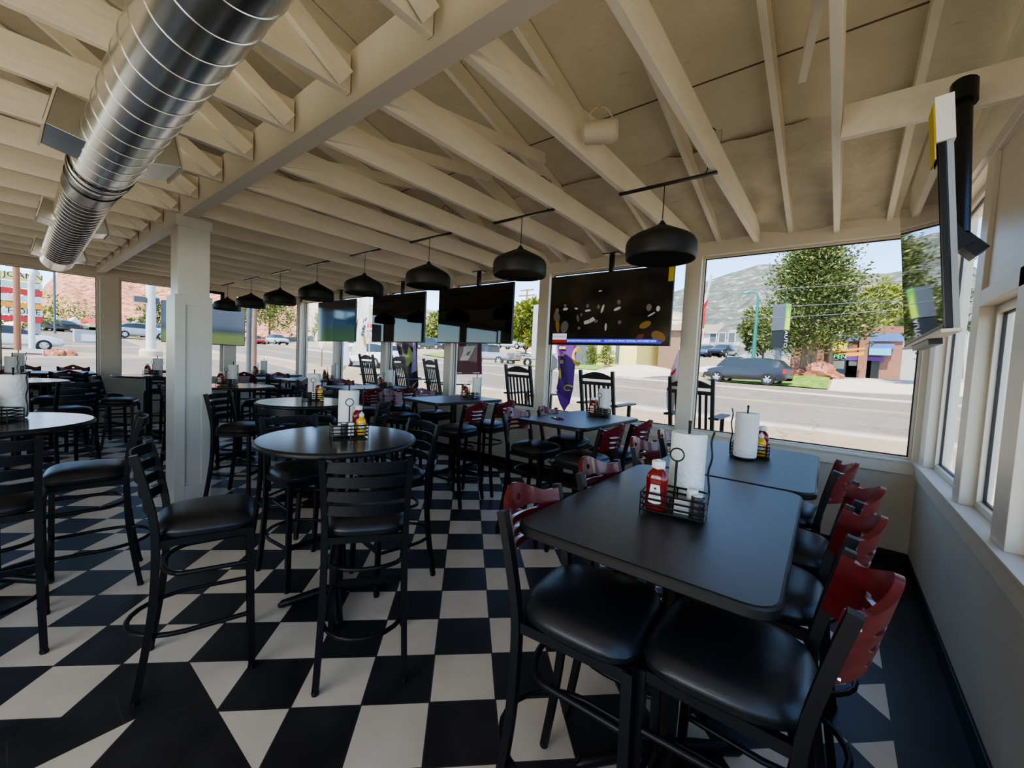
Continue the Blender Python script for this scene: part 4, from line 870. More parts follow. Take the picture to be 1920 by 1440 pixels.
for px, py, y, h, w_, l, ms_, n in [(1430, 672, 50, 5, 2.2, 'small green tree left of the large conifer behind the pole sign', GREEN, 1600), (1675, 690, 52, 9, 3, 'yellow green tree over the brick workshop roof', YEL, 1800), (985, 668, 34, 5.6, 1.9, 'pale green tree seen right of the second television', YEL, 2600), (1000, 670, 40, 6.5, 2, 'yellow green tree behind the pickup trailer', LIGHT, 1500),
                            (505, 640, 30, 10, 6.0, 'wide light green tree beyond the far window corner', LIGHT, 3000), (606, 640, 46, 6, 2, 'pale tree beyond the far windows', YEL, 1200), (820, 655, 42, 5.5, 2.2, 'light green tree by the red canopy', LIGHT, 900)]:
    p = atY(px, py, y); round_tree(tuple(p), h, w_, l, 'street_tree', ms_, int(n * 1.6), .42 if n > 1300 else .5, int(px), group='trees across the street')
for px, py, x, h, w_, l in [(300, 637, -79, 5, 2.6, 'dark green tree behind the silver signal pole'), (262, 637, -72, 2.6, 1.2, 'reddish bush by the signal pole'), (130, 622, -108, 5, 6, 'green bushes at the foot of the red hill'), (30, 622, -70, 5, 3, 'yellow green tree behind the shop sign')]:
    p = atX(px, py, x); round_tree(tuple(p), h, w_, l, 'street_tree', LIGHT if 'yellow' in l or 'green bushes' in l else GREEN, 900, .4, int(px) + 3, group='trees by the left road')
for px, l in ((1106, 'left of two clipped conical shrubs before the yellow building'), (1136, 'right of two clipped conical shrubs before the yellow building')):
    p = atY(px, 686, 28.5); cone_tree(tuple(p), 1.55, .75, l, 'conical_shrub', LIGHT, 1500, .11, px, .2, .03, cat='shrub', group='clipped shrubs')

# ---- vehicles
def paint(n, c): M[n] = mat(n, c, .25, metal=.1, coat=.7)
paint('p_dark', (.022, .024, .036)); M['p_dark'].node_tree.nodes['Principled BSDF'].inputs['Coat Weight'].default_value = .25; paint('p_white', (.75, .74, .72)); paint('p_silver', (.42, .44, .47)); paint('p_red', (.35, .03, .03)); paint('p_grey', (.22, .25, .28)); paint('p_blue', (.05, .10, .20))
M['tire'] = mat('tyre', (.018, .018, .018), .8); M['rim'] = mat('alloy_rim', (.62, .62, .62), .3, metal=.8); M['tail'] = mat('tail_light', (.45, .02, .02), .2); M['head'] = mat('head_light', (.75, .75, .72), .1)
HATCH = [(-2.2, .42, .80, .82, .74), (-2.14, .30, .93, .95, .84), (-2.02, .27, .98, 1.10, .87), (-1.72, .26, .99, 1.40, .88), (-1.1, .25, .98, 1.49, .89), (-.4, .25, .97, 1.51, .89), (.25, .25, .96, 1.45, .89), (.62, .25, .95, 1.26, .89), (1.08, .25, .94, .97, .88), (1.6, .26, .86, .89, .86), (2.05, .30, .74, .76, .79), (2.2, .40, .58, .60, .66)]
SEDAN = [(-2.25, .42, .78, .80, .74), (-2.15, .30, .95, .97, .84), (-1.7, .27, .97, 1.02, .87), (-1.1, .26, .96, 1.36, .88), (-.4, .25, .95, 1.45, .89), (.25, .25, .94, 1.42, .89), (.75, .25, .93, 1.16, .89), (1.18, .25, .92, .95, .88), (1.65, .26, .84, .87, .86), (2.1, .30, .72, .74, .79), (2.25, .40, .56, .58, .66)]
PICK = [(-2.75, .55, 1.02, 1.03, .90), (-2.7, .45, 1.06, 1.07, .93), (-1.6, .42, 1.06, 1.07, .94), (-.62, .42, 1.06, 1.08, .94), (-.55, .42, 1.08, 1.70, .94), (-.2, .42, 1.08, 1.82, .94), (.7, .42, 1.07, 1.80, .94), (1.0, .42, 1.06, 1.50, .94), (1.32, .42, 1.05, 1.10, .94), (2.1, .44, 1.02, 1.05, .92), (2.65, .48, .92, .94, .88), (2.75, .55, .70, .72, .80)]
def vehicle(name, label, loc, rz, st, p, cat='car', group=None, wr=.33, wx=(-1.32, 1.36)):
    t = thing(name, label, cat, loc, rz, group); rows = []
    for x, zl, zb, zr, w_ in st:
        cab = zr - zb > .08; wr_ = w_ * (.74 if cab else .80)
        half = [(w_ * .82, zl), (w_, zl + .14), (w_ * 1.01, (zl + zb) / 2), (w_ * .97, zb), (wr_, zr - (.03 if cab else 0)), (wr_ * .6, zr + .012), (0, zr + .02)]
        rows.append([(x, y, z) for y, z in half] + [(x, -y, z) for y, z in reversed(half[:-1])])
    b = MB(); g = MB(); nb = len(rows[0])
    for i in range(len(rows) - 1):
        ca, cb_ = st[i][3] - st[i][2], st[i + 1][3] - st[i + 1][2]
        for j in range(nb - 1):
            side = j in (3, nb - 5); top = j in (4, 5, nb - 7, nb - 6)
            isg = (side and max(ca, cb_) > .1) or (top and abs(ca - cb_) > .16 and max(ca, cb_) > .1)
            (g if isg else b).add([rows[i][j], rows[i][j + 1], rows[i + 1][j + 1], rows[i + 1][j]], [(0, 1, 2, 3)])
    for q in (0, -1): b.add(rows[q], [tuple(range(nb))])
    b.build('body', p, t, ang=40, weld=True); g.build('windows', 'carglass', t, ang=30, weld=True)
    for sx in wx:
        for s in (-1, 1):
            y = s * (st[4][4] - .08)
            o = MB().lathe([(wr * .62, -.11), (wr * .95, -.11), (wr, -.08), (wr, .08), (wr * .95, .115), (wr * .62, .115)], 24, (sx, y, wr), axis='y', caps=False).build('wheel', 'tire', t, ang=40)
            r_ = MB().lathe([(wr * .64, -.10), (wr * .64, .10)], 20, (sx, y, wr), axis='y', caps=False).lathe([(wr * .63, -s * .02), (0, -s * .019)], 20, (sx, y, wr), axis='y')
            for k in range(6):
                a = k * PI / 3; r_.bar((sx, y + s * .10, wr), (sx + math.cos(a) * wr * .62, y + s * .09, wr + math.sin(a) * wr * .62), .055, .03, (0, 1, 0))
            r_.lathe([(.06, -.02), (.05, .02), (0, .025)], 12, (sx, y + s * .10, wr), axis='y').build('rim', 'rim', o)
    x0, zb0 = st[1][0], st[1][2]; x1 = st[-2][0]; z1 = st[-2][2]
    for s in (-1, 1):
        MB().box(x0 - .03, x0 + .12, s * st[1][4] * .99 - .05, s * st[1][4] * .99 + .05, zb0 - .26, zb0 - .03).build('tail_light', 'tail', t, smooth=False)
        MB().box(x1 - .16, x1 + .04, s * st[-2][4] * .92 - .07, s * st[-2][4] * .92 + .07, z1 - .16, z1 - .03).build('headlight', 'head', t, smooth=False)
    return t
def car(name, label, p, rz, st, col, **k): return vehicle(name, label, (p[0], p[1], p[2]), rz, st, col, **k)
a, b_ = atY(1447, 723, 25.8), atY(1352, 714, 28.3)
car('hatchback_car', 'dark blue hatchback parked facing left across the street', ((a.x + b_.x) / 2 + .0, (a.y + b_.y) / 2 + .5, (a.z + b_.z) / 2 - .03), PI - R(8), HATCH, 'p_dark')
p = atY(1385, 716, 32.4); car('pickup_truck', 'white pickup truck behind the dark hatchback', (p.x, p.y, p.z - .05), PI - R(5), PICK, 'p_white', cat='truck', wr=.38, wx=(-1.75, 1.75))
p = atY(915, 684, 26); car('pickup_truck', 'grey pickup truck towing a trailer beyond the nearest television', (p.x, p.y, p.z), PI + R(5), PICK, 'p_grey', cat='truck', wr=.38, wx=(-1.75, 1.75))
tr = thing('utility_trailer', 'small open trailer hitched to the grey pickup', 'trailer', tuple(atY(1000, 688, 25.6)), R(5))
MB().box(-1.2, 1.2, -.8, .8, .55, .62).bar((-1.2, 0, .55), (-2.1, 0, .50), .08, .08).build('deck', 'bark', tr, smooth=False)
for s in (-1, 1): MB().bar((-1.2, s * .8, .9), (1.2, s * .8, .9), .04, .04).bar((-1.2, s * .8, .6), (-1.2, s * .8, .9), .04, .04).bar((1.2, s * .8, .6), (1.2, s * .8, .9), .04, .04).bar((0, s * .8, .6), (0, s * .8, .9), .04, .04).build('side_rail', 'steel', tr, smooth=False); MB().lathe([(.2, -.08), (.33, -.08), (.33, .08), (.2, .08)], 20, (.0, s * .92, .33), axis='y', caps=False).build('wheel', 'tire', tr)
p = atY(700, 690, 14.5); car('utility_car', 'white car passing behind the flags outside', (p.x, p.y, p.z), PI + R(4), HATCH, 'p_white')
for px, py, y, l, c, st in [(520, 646, 26, 'silver hatchback on the far street', 'p_silver', HATCH), (480, 646, 27, 'red car parked beside the far tree', 'p_red', SEDAN), (1326, 672, 50, 'blue car parked by the white house', 'p_blue', SEDAN), (1354, 671, 49, 'dark car parked before the house porch', 'p_dark', SEDAN), (810, 655, 34, 'dark car parked beyond the lawn strip', 'p_dark', SEDAN), (660, 654, 38, 'white car parked far behind the flags', 'p_white', SEDAN), (960, 655, 37, 'silver car parked near the pale tree', 'p_silver', SEDAN)]:
    p = atY(px, py, y); car('parked_car', l, (p.x, p.y, p.z), R(-100 if px > 1300 else px % 40), st, c, group='cars far across the street')
car('sedan_car', 'white sedan waiting on the road outside the left window', (-38.5, .35, atX(90, 657, -38.5).z - .02), R(90), SEDAN, 'p_white')
for px, py, x, l, c in [(262, 635, -52, 'silver car on the road behind the signal pole', 'p_silver'), (250, 632, -60, 'blue car further back on the road', 'p_blue'), (312, 632, -62, 'white car far right of the signal pole', 'p_white'), (228, 631, -74, 'white car by the yellow building', 'p_white'), (115, 622, -76, 'dark car parked by the grey gabled building', 'p_dark')]:
    p = atX(px, py, x); car('parked_car', l, (p.x, p.y, p.z), R(-px), SEDAN, c, group='cars on the left roads')

# ---- poles, signs, wires
for k, c in (('teal', (.02, .16, .14)), ('grn', (.12, .42, .04)), ('lime', (.45, .60, .05)), ('slate', (.10, .115, .13)), ('brick', (.26, .13, .085)), ('bluep', (.08, .16, .42)), ('skyblue', (.10, .45, .75)), ('orange', (.75, .33, .03)), ('signyel', (.80, .66, .04)), ('housew', (.62, .62, .60)), ('roofb', (.33, .25, .19)),
             ('ylw', (.80, .68, .25)), ('brown', (.24, .15, .10)), ('greyw', (.36, .36, .36)), ('redp', (.55, .03, .03)), ('purple', (.12, .03, .26)), ('violet', (.24, .06, .46)), ('gold', (.72, .50, .09)), ('maroon', (.15, .02, .05)), ('flagw', (.74, .70, .68)), ('pinkw', (.72, .52, .52)), ('silver', (.62, .63, .64)), ('dkpurple', (.06, .03, .07)), ('lilac', (.50, .40, .68)), ('tanw', (.62, .52, .38)), ('redrock', (.36, .13, .075)), ('bananag', (.52, .58, .12)), ('polewood', (.30, .13, .06)), ('mint', (.42, .62, .55))):
    M[k] = mat(k, c, .6, noise=.08, nscale=5)
M['neon'] = glow('lit_green_sign', (.05, .75, .15), .9)
M['pale_in'] = mat('pale_interior', (.75, .72, .68), .7)
def frame_xz(name, label, p, cat, rz=0, group=None): return thing(name, label, cat, tuple(p), rz, group)
# teal street lamp
p = atY(1411, 690, 30); t = frame_xz('street_lamp', 'slim teal street lamp pole left of the conifer', p, 'street lamp'); h = (atY(1411, 548, 30) - p).z
MB().tube([(0, 0, 0), (0, 0, h * .6), (0, 0, h * .93)], [.13, .10, .075], 12).tube(smoothpts([(0, 0, h * .92), (-.10, 0, h * .98), (-.38, 0, h), (-.62, 0, h - .04)], 4), .05, 8).build('pole', 'teal', t); MB().box(-.85, -.55, -.08, .08, h - .09, h - .02).build('lamp_head', 'teal', t, smooth=False)
# pole sign
p = atY(1457, 690, 29.3); t = frame_xz('pole_sign', 'tall dark pole sign with green panel before the conifer', p, 'sign', R(-35)); zz = lambda y_: (atY(1457, y_, 29.3) - p).z
MB().box(-.12, .12, -.12, .12, 0, zz(650)).build('pole', 'slate', t, smooth=False); MB().box(-.42, .42, -.22, .22, zz(620), zz(571)).build('upper_box', 'slate', t, smooth=False); MB().box(-.40, .40, -.20, .20, zz(651), zz(622)).build('lower_box', 'tvb', t, smooth=False)
o = MB().box(.42, .425, -.19, .19, zz(619), zz(572)).build('green_panel', 'grn', t, smooth=False); MB().prism([(-.19, zz(619)), (.19, zz(619)), (.19, zz(596)), (-.05, zz(580))], 0, .004, fn=lambda a, b, c: (.426 + c, a, b)).build('lime_wedge', 'lime', o, smooth=False)
text('sign_text', 'AUTO', .36, 'flagw', Matrix(((0, 0, 1, .402), (0, 1, 0, 0), (-1, 0, 0, (zz(651) + zz(622)) / 2), (0, 0, 0, 1))), t)
# overhead wires
for i, (q0, q1, l) in enumerate((((1100, 548), (1900, 512), 'highest overhead wire across the corner window view'), ((1180, 577), (1900, 546), 'middle overhead wire crossing the conifer'), ((1180, 600), (1900, 563), 'lowest overhead wire crossing the conifer'))):
    a, b = atY(*q0, 23), atY(*q1, 23); P_ = [a.lerp(b, k / 20) - Vector((0, 0, .25 * math.sin(PI * k / 20))) for k in range(21)]
    o = MB().tube([tuple(v) for v in P_], .016, 5).build('overhead_wire', 'slate'); tag(o, l, 'wire')
p = atY(983, 650, 60); t = frame_xz('utility_pole', 'distant utility pole with two crossarms above the pale tree', p, 'utility pole'); h = (atY(983, 543, 60) - p).z
MB().tube([(0, 0, 0), (0, 0, h)], [.2, .14], 8).build('pole', 'polewood', t)
for dz, w_ in ((.15, 1.5), (1.1, 1.8)): MB().bar((-w_, 0, h - dz), (w_, 0, h - dz), .18, .2).build('crossarm', 'polewood', t, smooth=False)
# brick workshop across the street
Y0 = 40; A = lambda px, py, y=Y0: atY(px, py, y)
gx0 = A(1480, 700).x; gx1 = A(1790, 700).x; zb = 1.5; zt = A(1660, 590).z
t = thing('brick_workshop', 'brown brick workshop with open garage bay behind the conifer', 'building', (0, 0, 0))
ga, gb = A(1577, 700).x, A(1640, 700).x; gt = A(1608, 676).z; rx_ = A(1688, 700).x
MB().box(gx0, ga, Y0, Y0 + 8, zb - .6, A(1600, 612).z).box(gb, rx_, Y0, Y0 + 8, zb - .6, A(1600, 612).z).box(ga, gb, Y0, Y0 + 8, gt, A(1600, 612).z).box(ga, gb, Y0 + 6, Y0 + 6.1, zb - .6, gt).box(ga, gb, Y0, Y0 + 8, zb - .7, zb).build('brick_walls', 'brick', t, smooth=False)
MB().box(ga + .1, gb - .3, Y0 + 5.9, Y0 + 5.98, zb, zb + (gt - zb) * .5).build('bay_pale_panel', 'pale_in', t, smooth=False)  # pale upright panel across the lower back of the bay
MB().box(gx0 + 2, rx_, Y0 - .15, Y0, A(1650, 640).z, A(1650, 626).z).build('blue_band', 'bluep', t, smooth=False)
MB().box(A(1672, 0).x, A(1690, 0).x, Y0 - .5, Y0, zb - .6, A(1680, 606).z).build('brick_pier', 'brick', t, smooth=False)
MB().box(rx_, gx1 + 6, Y0, Y0 + 8, zb - .6, A(1715, 612).z).build('block_wall', 'greyw', t, smooth=False)
MB().box(A(1692, 0).x, A(1735, 0).x, Y0 - .6, Y0, A(1710, 668).z, A(1710, 655).z).build('awning', 'skyblue', t, smooth=False); MB().box(A(1692, 0).x, A(1740, 0).x, Y0 - .5, Y0, A(1710, 655).z, A(1710, 646).z).build('awning_top', 'bluep', t, smooth=False)
for x in (gb - .25, ga - .2): MB().box(x, x + .45, Y0 - .25, Y0, zb - .6, gt + .1).build('bay_post', 'tvb', t, smooth=False)
MB().box(ga - .1, gb + .4, Y0 - .3, Y0, gt, gt + .28).build('bay_header', 'purple', t, smooth=False)
sg = MB().box(A(1617, 0).x, A(1650, 0).x, Y0 - .30, Y0 - .18, A(1633, 659).z, A(1633, 641).z).build('shop_sign', 'signyel', t, smooth=False)
mxs = lambda px, py, y: Matrix(((1, 0, 0, A(px, 0).x), (0, 0, -1, y), (0, 1, 0, A(px, py).z), (0, 0, 0, 1)))
text('sign_text', 'AUTO', .30, 'tvb', mxs(1641, 645, Y0 - .31), sg); text('sign_text', 'DETAIL WASH', .26, 'bluep', mxs(1634, 654, Y0 - .31), sg)
MB().box(A(1655, 0).x, A(1671, 0).x, Y0 - .25, Y0 - .16, A(1663, 688).z, A(1663, 665).z).build('price_board', 'slate', t, smooth=False)
o = MB().bar(tuple(A(1552, 700, 38.5)), tuple(A(1552, 660, 38.5)), .14, .14, (0, 1, 0)).bar(tuple(A(1552, 661, 38.5)), tuple(A(1622, 653, 38.5)), .14, .14).bar(tuple(A(1572, 666, 38.5)), tuple(A(1620, 663, 38.5)), .10, .25).build('entry_arch', 'orange', smooth=False); tag(o, 'orange metal entry arch before the workshop bay', 'arch')
t = thing('menu_board', 'signboard with lit green OPEN panel at the workshop entry', 'sign', tuple(A(1566, 704, 38))); z1 = (A(1566, 664, 38) - A(1566, 704, 38)).z; z2 = (A(1566, 673, 38) - A(1566, 704, 38)).z
MB().box(-.5, .5, -.06, .06, -.2, z2 - .05).build('board', 'slate', t, smooth=False); MB().box(-.45, .45, -.08, -.06, .5, z2 - .15).build('poster', 'tanw', t, smooth=False); gp = MB().box(-.5, .5, -.08, .06, z2, z1).build('lit_panel', 'tvb', t, smooth=False)
text('sign_text', 'OPEN', .42, 'neon', Matrix(((1, 0, 0, 0), (0, 0, -1, -.085), (0, 1, 0, (z1 + z2) / 2), (0, 0, 0, 1))), gp)
def rock(name, label, p, s, seed, m='redrock', group=None):
    rr = random.Random(seed); bm = bmesh.new(); bmesh.ops.create_icosphere(bm, subdivisions=3, radius=1); ph = [rr.uniform(0, 6) for _ in range(6)]
    for v in bm.verts:
        c = v.co; k = 1 + .22 * math.sin(3 * c.x + ph[0]) * math.sin(3.3 * c.y + ph[1]) + .12 * math.sin(7 * c.z + ph[2] + 4 * c.x) + .05 * math.sin(13 * c.y + ph[3]); v.co = Vector((c.x * s[0] * k, c.y * s[1] * k, max(-.3, c.z) * s[2] * k))
    me = bpy.data.meshes.new(name); bm.to_mesh(me); bm.free(); me.materials.append(M[m]); me.polygons.foreach_set('use_smooth', [True] * len(me.polygons)); me.set_sharp_from_angle(angle=R(25))
    o = bpy.data.objects.new(name, me); COL.objects.link(o); o.location = p; tag(o, label, 'rock', group); return o
rock('boulder', 'red boulder left of the conifer trunk', A(1492, 701, 33.6), (.55, .4, .45), 1, group='red boulders under the conifer'); rock('boulder', 'largest red boulder right of the conifer trunk', A(1537, 702, 32.6), (.85, .5, .75), 2, group='red boulders under the conifer'); rock('boulder', 'small red boulder at the right end of the pile', A(1565, 707, 31.8), (.42, .35, .32), 3, group='red boulders under the conifer')
# white two-storey house
def gable(mb, x0, x1, y0, y1, z0, z1, ov=.3):                         # ridge along x
    ym = (y0 + y1) / 2; return mb.add([(x0 - ov, y0 - ov, z0), (x1 + ov, y0 - ov, z0), (x1 + ov, y1 + ov, z0), (x0 - ov, y1 + ov, z0), (x0 - ov, ym, z1), (x1 + ov, ym, z1)], [(0, 1, 5, 4), (2, 3, 4, 5), (0, 4, 3), (1, 2, 5), (0, 3, 2, 1)])
def gable_y(mb, x0, x1, y0, y1, z0, z1, ov=.25):
    xm = (x0 + x1) / 2; return mb.add([(x0 - ov, y0 - ov, z0), (x1 + ov, y0 - ov, z0), (x1 + ov, y1 + ov, z0), (x0 - ov, y1 + ov, z0), (xm, y0 - ov, z1), (xm, y1 + ov, z1)], [(0, 4, 5, 3), (1, 2, 5, 4), (0, 1, 4), (2, 3, 5), (0, 3, 2, 1)])
HY = 56; H_ = lambda px, py: atY(px, py, HY)
hx0, hx1 = H_(1225, 0).x, H_(1386, 0).x; hz0 = H_(1340, 668).z; hz1 = H_(1340, 626).z; hz2 = H_(1340, 606).z
t = thing('townhouse', 'white two storey house with brown gabled roof across the street', 'building')
MB().box(hx0, hx1, HY, HY + 9, hz0 - 1.5, hz1).build('walls', 'housew', t, smooth=False); rf_ = gable(MB(), hx0, hx1, HY, HY + 9, hz1, hz2 + .3)
for px in (1345, 1262): gable_y(rf_, H_(px - 15, 0).x, H_(px + 15, 0).x, HY - .6, HY + 3, hz1, hz1 + 1.4)
rf_.build('roof', 'roofb', t, smooth=False)
for px in (1273, 1297, 1337, 1354, 1372):
    w_ = H_(px, 632); o = MB().box(w_.x - .42, w_.x + .42, HY - .06, HY, w_.z - .75, w_.z + .6).build('window', 'flagw', t, smooth=False); MB().box(w_.x - .34, w_.x + .34, HY - .08, HY - .06, w_.z - .66, w_.z + .52).build('pane', 'slate', o, smooth=False)
MB().box(hx0, H_(1386, 0).x, HY - 2, HY, H_(1340, 651).z, H_(1340, 647).z).build('porch_roof', 'roofb', t, smooth=False)
for px in (1290, 1322, 1345, 1380): MB().box(H_(px, 0).x - .15, H_(px, 0).x + .15, HY - 1.95, HY - 1.6, hz0 - 1.5, H_(px, 650).z).build('porch_post', 'flagw', t, smooth=False)
for px in (1305, 1355): MB().box(H_(px, 0).x - .9, H_(px, 0).x + .9, HY - .05, HY, hz0 - .5, H_(px, 653).z).build('garage_door', 'tanw', t, smooth=False)
# yellow shopfront behind the nearest television
BY = 30; B_ = lambda px, py: atY(px, py, BY); z0 = B_(1200, 684).z - .4; z1 = B_(1200, 560).z
t = thing('yellow_building', 'low building with grey, brown and yellow front beneath the nearest television', 'building')
for a, b, m in ((1030, 1112, 'greyw'), (1112, 1147, 'slate'), (1147, 1159, 'brown'), (1159, 1237, 'ylw')): MB().box(B_(a, 0).x, B_(b, 0).x, BY, BY + 7, z0, z1).build('front_' + {'greyw': 'grey', 'slate': 'dark', 'brown': 'brown', 'ylw': 'yellow'}[m], m, t, smooth=False)
for a, b, y0, y1, m in ((1172, 1181, 645, 664, 'flagw'), (1185, 1192, 645, 664, 'flagw'), (1196, 1203, 648, 683, 'slate'), (1062, 1078, 648, 664, 'flagw'), (1084, 1100, 648, 664, 'bluep'), (1104, 1110, 648, 664, 'flagw')):
    MB().box(B_(a, 0).x, B_(b, 0).x, BY - .06, BY, B_(a, y1).z, B_(a, y0).z).build('shop_window' if y1 < 680 else 'entrance', m, t, smooth=False)
t = thing('storage_shed', 'brown boarded shed right of the yellow building', 'shed', tuple(atY(1252, 682, 33))); MB().box(-.8, 1.5, 0, 3, -.5, 2.6).build('walls', 'brown', t, smooth=False); gable(MB(), -.8, 1.5, 0, 3, 2.6, 3.3).build('roof', 'roofb', t, smooth=False)
# red canopy of a filling station
CYY = 46; C_ = lambda px, py: atY(px, py, CYY); t = thing('fuel_canopy', 'red and white filling station canopy beyond the street', 'canopy')
MB().box(C_(672, 0).x, C_(838, 0).x, CYY, CYY + 8, C_(800, 611).z, C_(800, 604).z).build('red_fascia', 'redp', t, smooth=False); MB().box(C_(672, 0).x, C_(838, 0).x, CYY + .1, CYY + 7.9, C_(800, 616).z, C_(800, 611).z).build('white_fascia', 'flagw', t, smooth=False)
for px in (700, 740, 790, 812): MB().box(C_(px, 0).x - .15, C_(px, 0).x + .15, CYY + 1, CYY + 1.3, 1.5, C_(px, 614).z).build('post', 'flagw', t, smooth=False)
MB().box(C_(690, 0).x, C_(770, 0).x, CYY + 9, CYY + 14, 1.5, C_(700, 618).z).build('kiosk', 'tanw', t, smooth=False)

# ---- beyond the left windows
p = atX(283, 664, -21); t = thing('signal_pole', 'thick silver traffic signal pole on a concrete base outside the left window', 'traffic pole', tuple(p)); h = (atX(283, 500, -21) - p).z
MB().tube([(0, 0, .2), (0, 0, h)], [.16, .145], 16).build('pole', 'silver', t); MB().lathe([(.36, -.4), (.36, .12), (.30, .2), (0, .2)], 20).build('base', 'drive', t)
zs = (atX(270, 562, -21) - p).z; MB().box(-.11, .11, -.50, -.15, zs - .10, zs + .10).box(-.08, .08, .10, .24, zs - .12, zs + .12).build('signal_head', 'slate', t, smooth=False)
p = atX(33, 650, -32); t = thing('utility_pole', 'brown wooden utility pole at the far left', 'utility pole', tuple(p)); MB().tube([(0, 0, -.5), (0, 0, 9)], [.125, .11], 10).build('pole', 'polewood', t)
p = atX(60, 645, -30); t = thing('street_lamp', 'curved silver lamp pole beside the wooden utility pole', 'street lamp', tuple(p)); MB().tube(smoothpts([(0, 0, -.5), (0, 0, 2.2), (.1, .05, 3.2), (.3, .45, 4.6), (.4, .6, 5.2)], 5), .11, 10).build('pole', 'silver', t)
p = atX(103, 628, -60); t = thing('street_lamp', 'thin dark lamp post far off before the red hill', 'street lamp', tuple(p)); MB().tube([(0, 0, 0), (0, 0, 6.5)], .09, 8).bar((0, 0, 6.4), (0, 3.2, 7.4), .1, .1).build('pole', 'slate', t)
SX = -46; S_ = lambda px, py: atX(px, py, SX); t = thing('shop_sign', 'tall multi panel shop sign at the far left with JOANN on top', 'sign')
for i, (y0, y1, m, tx, tm, sz) in enumerate(((507, 522, 'ylw', 'JOANN', 'tvb', .56), (524, 535, 'mint', '', '', 0), (537, 548, 'redp', '', '', 0), (550, 562, 'flagw', 'SHOES', 'lilac', .5), (564, 574, 'orange', '', '', 0), (576, 588, 'flagw', 'HOME', 'tvb', .55), (590, 600, 'redp', '', '', 0))):
    o = MB().box(SX - .2, SX, S_(-30, 0).y, S_(72, 0).y, S_(0, y1).z, S_(0, y0).z).build('panel', m, t, smooth=False)
    if tx: text('panel_text', tx, sz, tm, Matrix(((0, 0, 1, SX + .02), (1, 0, 0, S_(36, 0).y), (0, 1, 0, S_(28, (y0 + y1) / 2 + 1).z), (0, 0, 0, 1))), o)
for px in (-20, 60): MB().box(SX - .3, SX - .2, S_(px, 0).y - .2, S_(px, 0).y + .2, .5, S_(px, 507).z).build('post', 'greyw', t, smooth=False)
BX = -84; D_ = lambda px, py: atX(px, py, BX)
def leftbld(label, a, b, ytop, yb, wm, rm, yr, gy=False):
    t = thing('roadside_building', label, 'building', group='buildings at the foot of the red hill'); y0, y1 = D_(a, 0).y + .3, D_(b, 0).y - .3; zt = D_(a, ytop).z; zr = D_(a, yr).z
    MB().box(BX - 8, BX, y0, y1, .5, zt).build('walls', wm, t, smooth=False); (gable_y if not gy else gable)(MB(), BX - 8, BX, y0, y1, zt, zr, .1).build('roof', rm, t, smooth=False)
    for k in range(3): yy = y0 + (y1 - y0) * (k + .5) / 3; MB().box(BX, BX + .05, yy - .5, yy + .5, zt - 1.8, zt - .7).build('window', 'slate', t, smooth=False)
leftbld('grey building with pale gabled roof at the foot of the red hill', 88, 118, 603, 620, 'greyw', 'silver', 588, True); leftbld('cream building with pale roof in the middle of the roadside row', 120, 152, 605, 622, 'tanw', 'silver', 592, True)
leftbld('yellow building with red roof left of the near window post', 155, 188, 603, 622, 'ylw', 'redp', 594); leftbld('yellow building with red roof right of the near window post', 218, 241, 607, 622, 'ylw', 'redp', 598); leftbld('small white building behind the signal pole', 246, 262, 606, 622, 'flagw', 'silver', 597)
leftbld('blue and white shop front behind the wooden pole', 58, 86, 606, 620, 'flagw', 'bluep', 599)
for i, (px, py, s) in enumerate(((85, 666, .45), (100, 668, .6), (114, 668, .5), (126, 667, .55), (138, 668, .4))):
    rock('landscape_rock', ['first', 'second', 'third', 'fourth', 'fifth'][i] + ' pinkish landscaping rock from the left on the road island', atX(px, py, -25), (s * .42, s * .40, s * .5), 20 + i, 'redrock', 'landscape rocks on the island')
t = thing('small_sign', 'low white sign board on the island before the white sedan', 'sign', tuple(atX(62, 668, -24))); MB().box(-.05, .05, -.28, .26, .0, .28).build('board', 'flagw', t, smooth=False); MB().box(.05, .06, -.25, .23, .07, .11).build('stripe', 'maroon', t, smooth=False)
t = thing('utility_cabinet', 'grey roadside cabinet before the red roofed building', 'cabinet', tuple(atX(165, 642, -45))); MB().box(-.6, .6, -.75, .75, -.4, .95).build('cabinet', 'greyw', t, smooth=False); MB().box(.6, .63, -.4, .4, .1, .6).build('door', 'flagw', t, smooth=False)
# dark pole and rusty post outside the far corner
p = atX(466, 700, -13.6); t = thing('dark_post', 'dark green signal post outside the far corner window', 'post', (p.x, p.y, gz(p.x, p.y))); MB().tube([(0, 0, -.2), (0, 0, 4.5)], .065, 12).build('pole', 'slate', t)
p = atX(476, 705, -14.6); t = thing('rusty_post', 'rust brown wooden pole beside the dark green post', 'post', (p.x, p.y, gz(p.x, p.y))); MB().tube([(0, 0, -.2), (0, 0, 3.1)], [.075, .065], 12).build('pole', 'brown', t)
